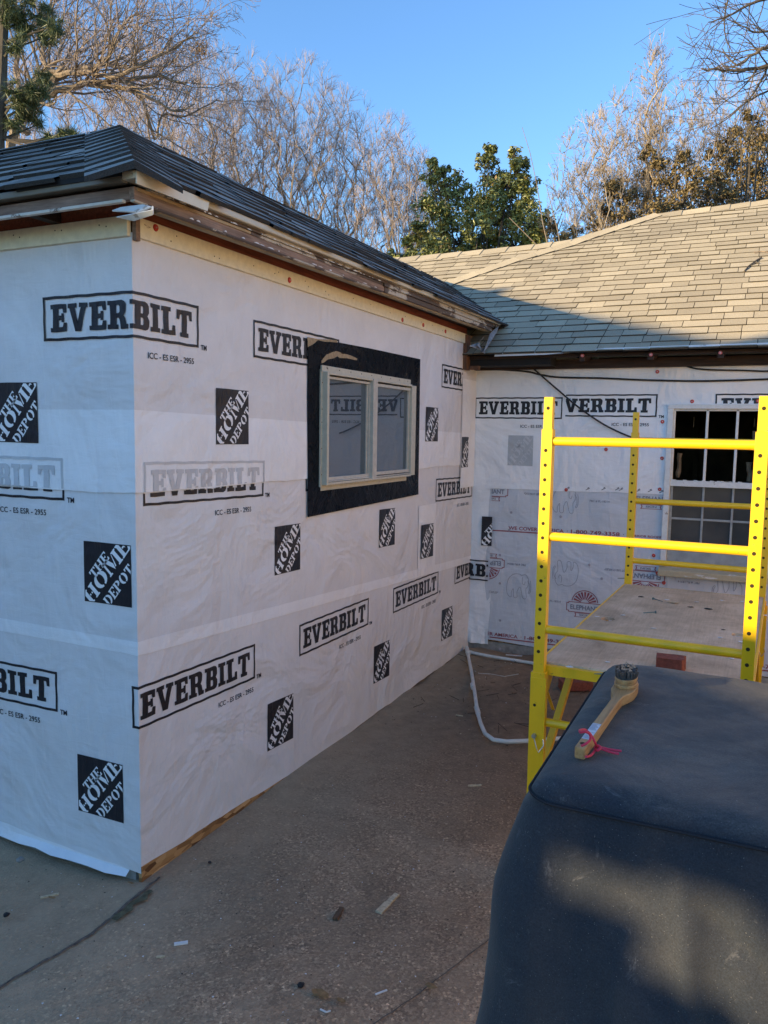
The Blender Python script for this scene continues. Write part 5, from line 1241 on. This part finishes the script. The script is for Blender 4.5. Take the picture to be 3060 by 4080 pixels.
# ---------------------------------------------------------------- trees
def rnd_dir(r): 
    z = r.uniform(-1, 1); a = r.uniform(0, 2*PI); s = math.sqrt(1-z*z); return Vector((s*math.cos(a), s*math.sin(a), z))
def limb(mb, p, d, L, r0, lev, P, r):
    """one branch and, further down, its side branches. P: dict of habit"""
    n = P['seg'][min(lev, len(P['seg'])-1)]; pts = [p.copy()]; d = d.normalized(); rad = [r0]; st = L/n
    for i in range(n):
        d = (d+rnd_dir(r)*P['wob']+Vector((0, 0, P['up'][min(lev, len(P['up'])-1)]))).normalized()
        pts.append(pts[-1]+d*st); rad.append(max(P['rmin'], r0*(1-(1-P['tip'])*(i+1)/n)))
    mb.mi = 0 if lev <= P.get('thick', 2) else 1
    mb.tube(pts, rad, 6 if lev < 2 else (4 if lev < 3 else 3), caps=False)
    if lev >= P['lev']: return
    k = P['kids'][min(lev, len(P['kids'])-1)]
    for j in range(k):
        t_ = P['from']+(1-P['from'])*(j+r.random()*.8)/k; i = min(n-1, int(t_*n)); q_ = pts[i].lerp(pts[i+1], t_*n-i); dd = (pts[i+1]-pts[i]).normalized()
        side = dd.cross(rnd_dir(r)).normalized(); a = math.radians(P['ang']*r.uniform(.6, 1.3)); nd = dd*math.cos(a)+side*math.sin(a)
        limb(mb, q_, nd, L*P['ratio']*r.uniform(.65, 1.15)*(1.1-.35*t_), rad[i]*P.get('rr', .62), lev+1, P, r)
VASE = dict(seg=[7, 6, 5, 4, 3], wob=.20, up=[.02, .035, .03, .02], rmin=.0031, tip=.14, lev=4, kids=[7, 7, 6, 5], ang=35, ratio=.43, thick=1)
VASE['from'] = .25
def tree(name, base, top, spread, P, seed, mats, lab, stems=6, split=.28, r0=.13, rootlean=.3, grp=None):
    r = random.Random(seed); b0 = Vector((base.x, base.y, 0)); Ht = top.z
    root = empty(name, b0, label=lab, cat='bare tree', group=grp)
    T = MB(); T.mi = 0; fork = Vector((0, 0, Ht*split)); lean = Vector((top.x-base.x, top.y-base.y, 0))
    T.tube([Vector((0, 0, -.1)), fork*.5+lean*.02, fork+lean*.06], [r0*1.15, r0, r0*.9], 8)
    C = MB()
    for k in range(stems):
        a = 2*PI*k/stems+r.uniform(-.4, .4); q_ = r.uniform(.25, 1)**.7
        tgt = Vector((lean.x+spread*q_*math.cos(a), lean.y+spread*q_*math.sin(a), Ht*(1-.22*q_*q_)))
        s = fork*r.uniform(.82, 1.0)+lean*.05; d = tgt-s
        limb(C, s, (d.normalized()+Vector((math.cos(a), math.sin(a), 0))*.12), d.length*.80, r0*.36, 0, P, r)
    T.build('trunk', mats[0], root); C.build('crown', [mats[0], mats[1]], root)
    return root
def crown_tree(name, base, top, rxy, rz, n, seed, mats, lab, r0, rmin, twl, grp=None, low=.30, tw=4, heads=None, lean=1.0):
    """twigs reach for points scattered through a domed crown; each joins the nearest branch already grown"""
    r = random.Random(seed); b0 = Vector((base.x, base.y, 0)); Ht = top.z; lx, ly = top.x-base.x, top.y-base.y
    root = empty(name, b0, label=lab, cat='bare tree', group=grp)
    nodes = [Vector((0, 0, 0))]; par = [-1]; fk = Ht*low
    for k in range(1, 9): nodes.append(Vector((lx*.08*k/8+r.uniform(-.05, .05), ly*.08*k/8+r.uniform(-.05, .05), fk*k/8))); par.append(len(nodes)-2)
    cz = Ht-rz; T = []
    while len(T) < n:
        p = rnd_dir(r)*r.random()**.38
        if p.z < -.75: continue
        T.append(Vector((lx+p.x*rxy, ly+p.y*rxy, cz+p.z*rz)))
    T.sort(key=lambda q_: (q_-nodes[8]).length+r.uniform(0, 1.2)*rxy*.5)
    A = np.array([tuple(q_) for q_ in nodes]); cap_ = 40000; B = np.zeros((cap_, 3)); B[:len(A)] = A; nn = len(A); dep = np.zeros(cap_); 
    for k in range(nn): dep[k] = B[k, 2]
    tips = []
    for t_ in T:
        q_ = np.array(tuple(t_)); D_ = B[:nn]-q_; dist = np.sqrt((D_**2).sum(1)); rise = (-D_[:, 2])/(dist+1e-6)
        cost = dist*(1+1.5*np.clip(.86-rise, 0, 2))+.04*dep[:nn]; cost[:6] += 50; j = int(cost.argmin())
        a = Vector(B[j]); L = (t_-a).length; m = max(1, int(L/.38)); prev = j
        pd = (a-nodes[par[j]]).normalized() if par[j] >= 0 else Vector((0, 0, 1))
        for k in range(1, m+1):
            f = k/m; c = a.lerp(t_, f)+pd*(L*.16*f*(1-f))+Vector((0, 0, -1))*(L*.12*f*(1-f))+rnd_dir(r)*(.022*min(L, 1.5) if k < m else 0)
            nodes.append(c); par.append(prev); B[nn] = tuple(c); dep[nn] = dep[prev]+L/m; prev = nn; nn += 1
        tips.append(prev)
    w_ = [0.0]*nn
    for q_ in tips: w_[q_] += 1
    for k in range(nn-1, 0, -1): w_[par[k]] += w_[k]
    rad = [max(rmin, r0*(max(1, w_[k])/len(tips))**.58) for k in range(nn)]
    kids = [[] for _ in range(nn)]
    for k in range(1, nn): kids[par[k]].append(k)
    TR_, C = MB(), MB(); st = [(0, None)]
    while st:
        k, pre = st.pop(); ch = pre or [k]; c = k
        while kids[c]:
            kids[c].sort(key=lambda x_: -w_[x_])
            for o_ in kids[c][1:]: st.append((o_, [c, o_]))
            c = kids[c][0]; ch.append(c)
        if len(ch) > 1:
            big_ = rad[ch[1]] > r0*.30; m_ = TR_ if big_ else C; m_.mi = 0 if (big_ or rad[ch[1]] > rmin*2.2) else 1
            m_.tube([nodes[q_] for q_ in ch], [min(rad[q_], rad[ch[min(1, len(ch)-1)]]*1.05) for q_ in ch], 7 if big_ else (4 if rad[ch[1]] > rmin*2.2 else 3), caps=False)
    C.mi = 1; HM = C
    for q_ in tips+[x_ for x_ in range(9, nn) if r.random() < .45 and rad[x_] < r0*.2]:
        a = nodes[q_]; pd = (a-nodes[par[q_]]).normalized()
        for k in range(tw):
            d = (pd+rnd_dir(r)*.75+Vector((0, 0, .35))).normalized(); L = twl*r.uniform(.5, 1.2); m1 = a+d*L*.5+rnd_dir(r)*L*.06; e = m1+(d+rnd_dir(r)*.35).normalized()*L*.5
            C.tube([a, m1, e], [rmin*.85, rmin*.7, rmin*.45], 3, caps=False)
            d2 = (d+rnd_dir(r)*.8).normalized(); C.tube([m1, m1+d2*L*.4], [rmin*.6, rmin*.4], 3, caps=False)
            if heads and r.random() < heads:
                C.mi = 2
                for _ in range(3):
                    h_ = e+rnd_dir(r)*.03; HM.face([h_, h_+rnd_dir(r)*.028, h_+rnd_dir(r)*.028])
                C.mi = 1
    TR_.build('trunk', mats[0], root); C.build('crown', [mats[0], mats[1], M['seed']], root)
    return root
bt = 'bare trees behind the house'
def place(xb, xt, yt, d): b_ = atd(xb, 700, d); t_ = atd(xt, yt, d); return b_, t_
TR = [(330, 350, 75, 30, 2.6, 4.2, 'tall bare tree behind the left end of the roof ridge'), (452, 445, 80, 29, 1.7, 4.2, 'bare tree with a leaf nest near its top, left of the rounded crowns'), (525, 545, 128, 31, 1.75, 4.0, 'bare rounded tree just right of the tree with the nest'),
      (620, 645, 128, 30, 1.9, 4.2, 'rounded bare tree at the highest point of the middle group'), (715, 735, 185, 31, 1.9, 4.0, 'bare tree right of the middle group, lower than its neighbour'), (800, 840, 262, 30, 1.7, 3.2, 'lowest bare tree, just left of the evergreen tree')]
for i, (xb, xt, yt, d, sp_, rz_, lab) in enumerate(TR):
    b_, t_ = place(xb, xt, yt, d)
    crown_tree('bare_tree', b_, t_, sp_, rz_, 520, 100+i, (M['bark'], M['twig']), lab, .15, .0064, .55, bt, .26, 4)
b_, t_ = place(160, 200, 40, 33); crown_tree('bare_tree', b_, t_, 3.8, 5.5, 800, 131, (M['bark'], M['twig']), 'pale bare tree behind the long spreading limbs at the left', .18, .0075, .6, bt, .28, 5)
b_, t_ = place(905, 900, 330, 33); crown_tree('bare_tree', b_, t_, 1.4, 3.0, 320, 139, (M['bark_pale'], M['twig']), 'small bare tree partly hidden behind the evergreen tree', .11, .007, .55, bt, .3, 5)
# nest
p = atd(434, 108, 28.5); mb = MB(); rr = random.Random(4)
for k in range(260):
    c = p+rnd_dir(rr)*.33*rr.random()**.5; d = rnd_dir(rr)*.11; mb.face([c, c+d, c+d+rnd_dir(rr)*.04, c+rnd_dir(rr)*.04])
tag(mb.build('squirrel_nest', simple('nest_leaves', (.20, .125, .06), .9)), 'small brown ball of leaves high in a bare tree', 'nest')
# near left tree with long horizontal limbs
def limb_tree(name, base, limbs, d, seed, mats, lab, P, r0, trunk_top):
    r = random.Random(seed); b0 = Vector((base.x, base.y, 0)); root = empty(name, b0, label=lab, cat='bare tree'); T = MB()
    T.tube([Vector((0, 0, -.1)), (Vector((trunk_top.x, trunk_top.y, trunk_top.z*.6))-b0)*1, trunk_top-b0], [r0*1.2, r0, r0*.8], 10); C = MB()
    for pts, ra, rb in limbs:
        W = [atd(x, y, dd)-b0 for x, y, dd in pts]; sm_ = []
        for i in range(len(W)-1):
            a, b_, c, e = W[max(i-1, 0)], W[i], W[i+1], W[min(i+2, len(W)-1)]
            for j in range(4):
                t_ = j/4; sm_.append(.5*((2*b_)+(c-a)*t_+(2*a-5*b_+4*c-e)*t_*t_+(-a+3*b_-3*c+e)*t_**3)+rnd_dir(r)*ra*.4)
        sm_.append(W[-1]); n_ = len(sm_); T.tube(sm_, [ra+(rb-ra)*i/(n_-1) for i in range(n_)], 7)
        tot = sum((sm_[i+1]-sm_[i]).length for i in range(n_-1))
        for i in range(1, n_-1):
            for kk in range(P['dens']):
                dd = (sm_[i+1]-sm_[i]).normalized(); sd_ = dd.cross(rnd_dir(r)).normalized(); nd = dd*.55+sd_*.8+Vector((0, 0, P['bias']))
                limb(C, sm_[i].lerp(sm_[i+1], r.random()), nd, P['len']*r.uniform(.5, 1.2)*(1.1-.4*i/n_), (ra+(rb-ra)*i/n_)*.42, 1, P, r)
    T.build('trunk', mats[0], root); C.build('crown', mats, root); return root
OAK = dict(seg=[5, 5, 4, 3, 3], wob=.26, up=[.05, .05, .03, .02], rmin=.0032, tip=.3, lev=4, kids=[4, 4, 4, 3], ang=42, ratio=.55, thick=2, dens=1, bias=.35, len=1.5); OAK['from'] = .2
B0 = atd(20, 700, 13.5)
Lm = [([(25, 330, 13.5), (30, 285, 13.4), (55, 235, 13.2), (110, 200, 13), (180, 182, 12.8), (260, 172, 12.6), (330, 165, 12.6), (400, 182, 12.7)], .085, .018),
      ([(45, 250, 13.4), (62, 200, 13.2), (110, 158, 13), (165, 150, 13), (215, 140, 13), (238, 110, 13), (262, 60, 13), (300, 30, 13)], .075, .016),
      ([(95, 205, 13), (120, 165, 13), (190, 158, 12.6), (260, 165, 12.3), (320, 130, 12.2), (370, 105, 12.2), (420, 80, 12.2)], .055, .012),
      ([(180, 182, 12.8), (260, 190, 12.6), (330, 215, 12.6), (380, 240, 12.8), (420, 225, 13)], .04, .012),
      ([(60, 240, 13.2), (35, 150, 13.4), (60, 70, 13.6), (110, 20, 13.8), (140, -30, 13.8)], .05, .014),
      ([(110, 158, 13), (90, 110, 13.4), (150, 60, 13.6), (190, 20, 13.8)], .04, .012),
      ([(60, 290, 13.2), (35, 268, 13), (0, 262, 12.8), (-40, 240, 12.6)], .06, .02), ([(240, 165, 12.4), (300, 200, 12.6), (335, 300, 14), (350, 250, 14), (400, 250, 14), (470, 215, 14)], .035, .01)]
limb_tree('bare_tree', B0, Lm, 13, 55, (M['bark'], M['twig']), 'big bare tree at the left edge with long crooked limbs over the roof', OAK, .16, atd(25, 330, 13.5))
# pine
root = empty('pine_tree', (atd(-12, 700, 11).x, atd(-12, 700, 11).y, 0), label='pine tree with drooping needle tufts at the left edge of the picture', cat='pine tree'); mb = MB(); o0 = root.location.copy()
mb.tube([Vector((0, 0, 0)), atd(-5, 300, 11)-o0, atd(4, 160, 11)-o0, atd(8, 60, 11)-o0, atd(12, -60, 11)-o0], [.13, .09, .07, .06, .05], 8)
NE = MB(); rr = random.Random(17)
def tuft(c, s, n):
    ax = rnd_dir(rr)
    for k in range(n):
        d = (rnd_dir(rr)+Vector((0, 0, -.25))).normalized()*s*rr.uniform(.6, 1.1); w_ = rnd_dir(rr)*.006; NE.col = rr.random(); e = c+rnd_dir(rr)*.03
        NE.face([e-w_, e+w_, e+d])
for (x, y, rd) in ((50, 18, 30), (95, 30, 32), (112, 58, 24), (30, 42, 26), (60, 68, 22), (98, 80, 18), (34, 92, 22), (88, 172, 18), (66, 190, 20), (40, 215, 24), (72, 222, 20), (90, 200, 12), (62, 250, 20), (30, 262, 12), (84, 268, 10), (146, 286, 13), (128, 292, 9), (160, 290, 8), (104, 296, 7), (8, 20, 30), (5, 225, 14), (0, 265, 12)):
    dd = rr.uniform(10.6, 11.4); c = atd(x, y, dd); k = rd/1715*dd
    mb.tube([atd(8, min(300, y+35), 11)-o0, (atd(x*.5, y+18, (dd+11)/2)-o0), c-o0], [.022, .014, .007], 5)
    for q_ in range(max(4, int(rd*.55))): tuft(c-o0+Vector((rr.gauss(0, .5), rr.gauss(0, .5), rr.gauss(0, .45)))*k, .17, 46)
mb.build('trunk', M['bark_dark'], root); NE.build('crown', M['needle'], root, attr=True)
# evergreens: clumps of separate leaves on a branching frame
def leafy(name, clumps, d, leaf, per, mat, lab, cat, seed, basex, asp=.42, bark='bark_dark', grp=None):
    r = random.Random(seed); b_ = atd(basex, 700, d); b0 = Vector((b_.x, b_.y, 0)); root = empty(name, b0, label=lab, cat=cat, group=grp); T = MB(); Lf = MB()
    cs = [(atd(x, y, d+r.uniform(-1, 1)*rd/40)-b0, 1.15*rd/1715*d) for x, y, rd in clumps]; ym = min(c.z for c, _ in cs)
    T.tube([Vector((0, 0, 0)), Vector((0, 0, max(1, ym*.6)))], [.09, .05], 8)
    for c, k in cs:
        st = Vector((0, 0, max(1, ym*.6))); mid = st.lerp(c, .5)+Vector((0, 0, -.25)); T.tube([st, mid, c+Vector((0, 0, k*.3))], [.035, .022, .010], 5)
        nsub = max(9, int(34*(k/.4)**2)); subs = []
        for s in range(nsub):
            v = rnd_dir(r)*k*r.uniform(.45, 1.0); v.z *= .95; subs.append(c+v); T.tube([c+v*.1, c+v*.6+Vector((0, 0, .03)), c+v], [.012, .008, .005], 4)
        for s in subs:
            sr = k*r.uniform(.28, .48); base_c = r.uniform(0, .25)
            for q_ in range(int(per*r.uniform(.6, 1.3))):
                e = s+rnd_dir(r)*sr*r.random()**.45; n_ = (e-s+rnd_dir(r)*sr*.9+Vector((0, 0, sr*.5))).normalized(); t_ = n_.cross(rnd_dir(r)).normalized(); b2 = n_.cross(t_); l_ = leaf*r.uniform(.6, 1.2)
                Lf.col = min(1, base_c+r.random()*.75)
                Lf.face([e-t_*l_*.5, e+b2*l_*asp*.5+n_*l_*.08, e+t_*l_*.5, e-b2*l_*asp*.5+n_*l_*.08])
    T.build('trunk', M[bark], root); Lf.build('crown', mat, root, attr=True); return root
mag = [(1057, 322, 14), (1048, 350, 20), (1062, 380, 26), (1110, 335, 18), (1118, 365, 24), (1135, 395, 22), (1096, 405, 32), (1060, 430, 34), (1130, 440, 34), (935, 350, 13), (930, 378, 18), (958, 372, 14), (985, 398, 22), (950, 415, 30), (1005, 430, 28), (925, 455, 26), (970, 470, 34), (1030, 480, 36), (1085, 485, 38), (1140, 490, 36), (1170, 470, 22), (900, 500, 24), (880, 535, 18), (930, 520, 30), (990, 525, 34), (1055, 530, 34), (1115, 532, 32), (1165, 525, 26), (1020, 560, 40), (940, 560, 40), (1100, 570, 40), (862, 555, 18)]
leafy('magnolia_tree', mag, 16, .10, 42, M['magleaf'], 'dense evergreen magnolia with glossy leaves, sunlit on its left side, behind the roof valley', 'evergreen tree', 61, 1030)
hed = [(1190, 490, 16), (1215, 520, 22), (1240, 505, 16), (1320, 400, 16), (1335, 430, 24), (1300, 460, 26), (1350, 470, 26), (1290, 500, 24)]
leafy('evergreen_shrub', hed, 14.8, .085, 30, M['brownleaf'], 'dark olive evergreen clump behind the pale bare stems right of the magnolia', 'evergreen tree', 62, 1290, grp='dark evergreens behind the bare stems')
hed2 = [(1395, 330, 14), (1420, 345, 18), (1400, 385, 28), (1440, 400, 30), (1460, 350, 20), (1490, 340, 18), (1500, 390, 30), (1475, 440, 32), (1415, 445, 30), (1375, 420, 22), (1530, 430, 30), (1440, 470, 30)]
leafy('evergreen_shrub', hed2, 15.0, .085, 26, M['brownleaf'], 'broad olive-brown evergreen clump at mid height above the tan roof', 'evergreen tree', 63, 1450, grp='dark evergreens behind the bare stems')
hed3 = [(1615, 250, 14), (1640, 262, 22), (1600, 280, 20), (1570, 300, 26), (1620, 310, 30), (1655, 300, 30), (1545, 340, 24), (1590, 350, 32), (1640, 360, 34), (1555, 390, 32), (1610, 405, 34), (1660, 420, 34), (1560, 430, 28)]
leafy('evergreen_shrub', hed3, 15.2, .085, 24, M['brownleaf'], 'tallest olive-brown evergreen at the right edge above the tan roof', 'evergreen tree', 64, 1610, grp='dark evergreens behind the bare stems')
MYR = dict(seg=[6, 6, 5, 4, 3], wob=.26, up=[.05, .06, .04, .03], rmin=.0036, tip=.25, lev=4, kids=[6, 5, 4, 4], ang=36, ratio=.46, thick=2); MYR['from'] = .15
MY = [(1300, 1275, 250, 15, .85, 2.1, 260, 'bare pale-stemmed shrub tree nearest the magnolia'), (1362, 1350, 175, 15.5, .85, 2.3, 280, 'bare pale-stemmed tree left of the tallest spire'), (1388, 1420, 68, 15, .34, 2.4, 130, 'bare pale-stemmed tree with the tallest narrow spire'), (1470, 1490, 172, 16, 1.0, 2.4, 300, 'bare tree right of the tallest spire'), (1575, 1570, 140, 17, 1.1, 2.6, 300, 'bare tree behind the tallest evergreen at the right'), (1660, 1665, 165, 16, .9, 2.4, 240, 'bare tree cut by the right edge of the picture')]
for i, (xb, xt, yt, d, sp_, rz_, n_, lab) in enumerate(MY):
    b_, t_ = place(xb, xt, yt, d); crown_tree('bare_tree', b_, t_, sp_, rz_, int(n_*1.6), 200+i, (M['bark_pale'], M['twig2']), lab, .055, .0044, .26, 'pale bare trees above the tan roof', .30, 4, .3)
# tree outside the right edge whose branches hang into the picture
NT = dict(seg=[5, 5, 4, 3], wob=.22, up=[0, .02, .02, 0], rmin=.0022, tip=.3, lev=2, kids=[2, 2, 3], ang=40, ratio=.55, thick=1, dens=1, bias=.05, len=.62); NT['from'] = .15
B1 = atd(2100, 700, 7.5)
Lr = [([(1900, 60, 7.4), (1760, 120, 7.2), (1659, 142, 7), (1600, 150, 7), (1550, 152, 7), (1515, 148, 7)], .026, .005), ([(1659, 142, 7), (1648, 168, 7), (1620, 210, 7), (1580, 250, 7), (1530, 282, 7)], .012, .003), ([(1900, 0, 7.2), (1760, 80, 7), (1659, 102, 6.8), (1628, 118, 6.8), (1590, 140, 6.8), (1560, 105, 6.9)], .022, .004),
      ([(1900, -60, 7), (1760, -30, 7), (1659, -5, 7), (1600, 20, 7), (1560, 40, 7), (1530, 48, 7)], .02, .004), ([(1580, -20, 7.2), (1566, 30, 7.2), (1568, 80, 7.2), (1585, 120, 7.2)], .009, .003), ([(1700, 60, 7), (1640, 70, 7), (1610, 60, 7), (1570, 40, 7)], .012, .003), ([(1720, 170, 7.2), (1650, 200, 7.2), (1600, 230, 7.2), (1560, 262, 7.2)], .012, .003)]
limb_tree('bare_tree', B1, Lr, 7, 77, (M['bark_dark'], M['bark_dark']), 'tree beyond the right edge whose thin dark branches hang into the top right corner', NT, .14, atd(1900, 40, 7.4))
# lone bare shoots
for i, P_ in enumerate((((1190, 560), (1172, 480), (1160, 400), (1145, 330), (1128, 275)), ((1215, 560), (1205, 500), (1190, 440), (1180, 400)), ((1160, 530), (1130, 500), (1100, 470)))):
    mb = MB(); mb.tube([atd(x, y, 13) for x, y in P_], [.009, .008, .006, .005, .004][:len(P_)], 5)
    tag(mb.build('bare_shoot', M['bark']), ['long single bare shoot rising left of the pale bare trees', 'shorter bare shoot just right of the long one', 'leaning bare shoot in front of the magnolia'][i], 'shoot', 'bare shoots in front of the magnolia')
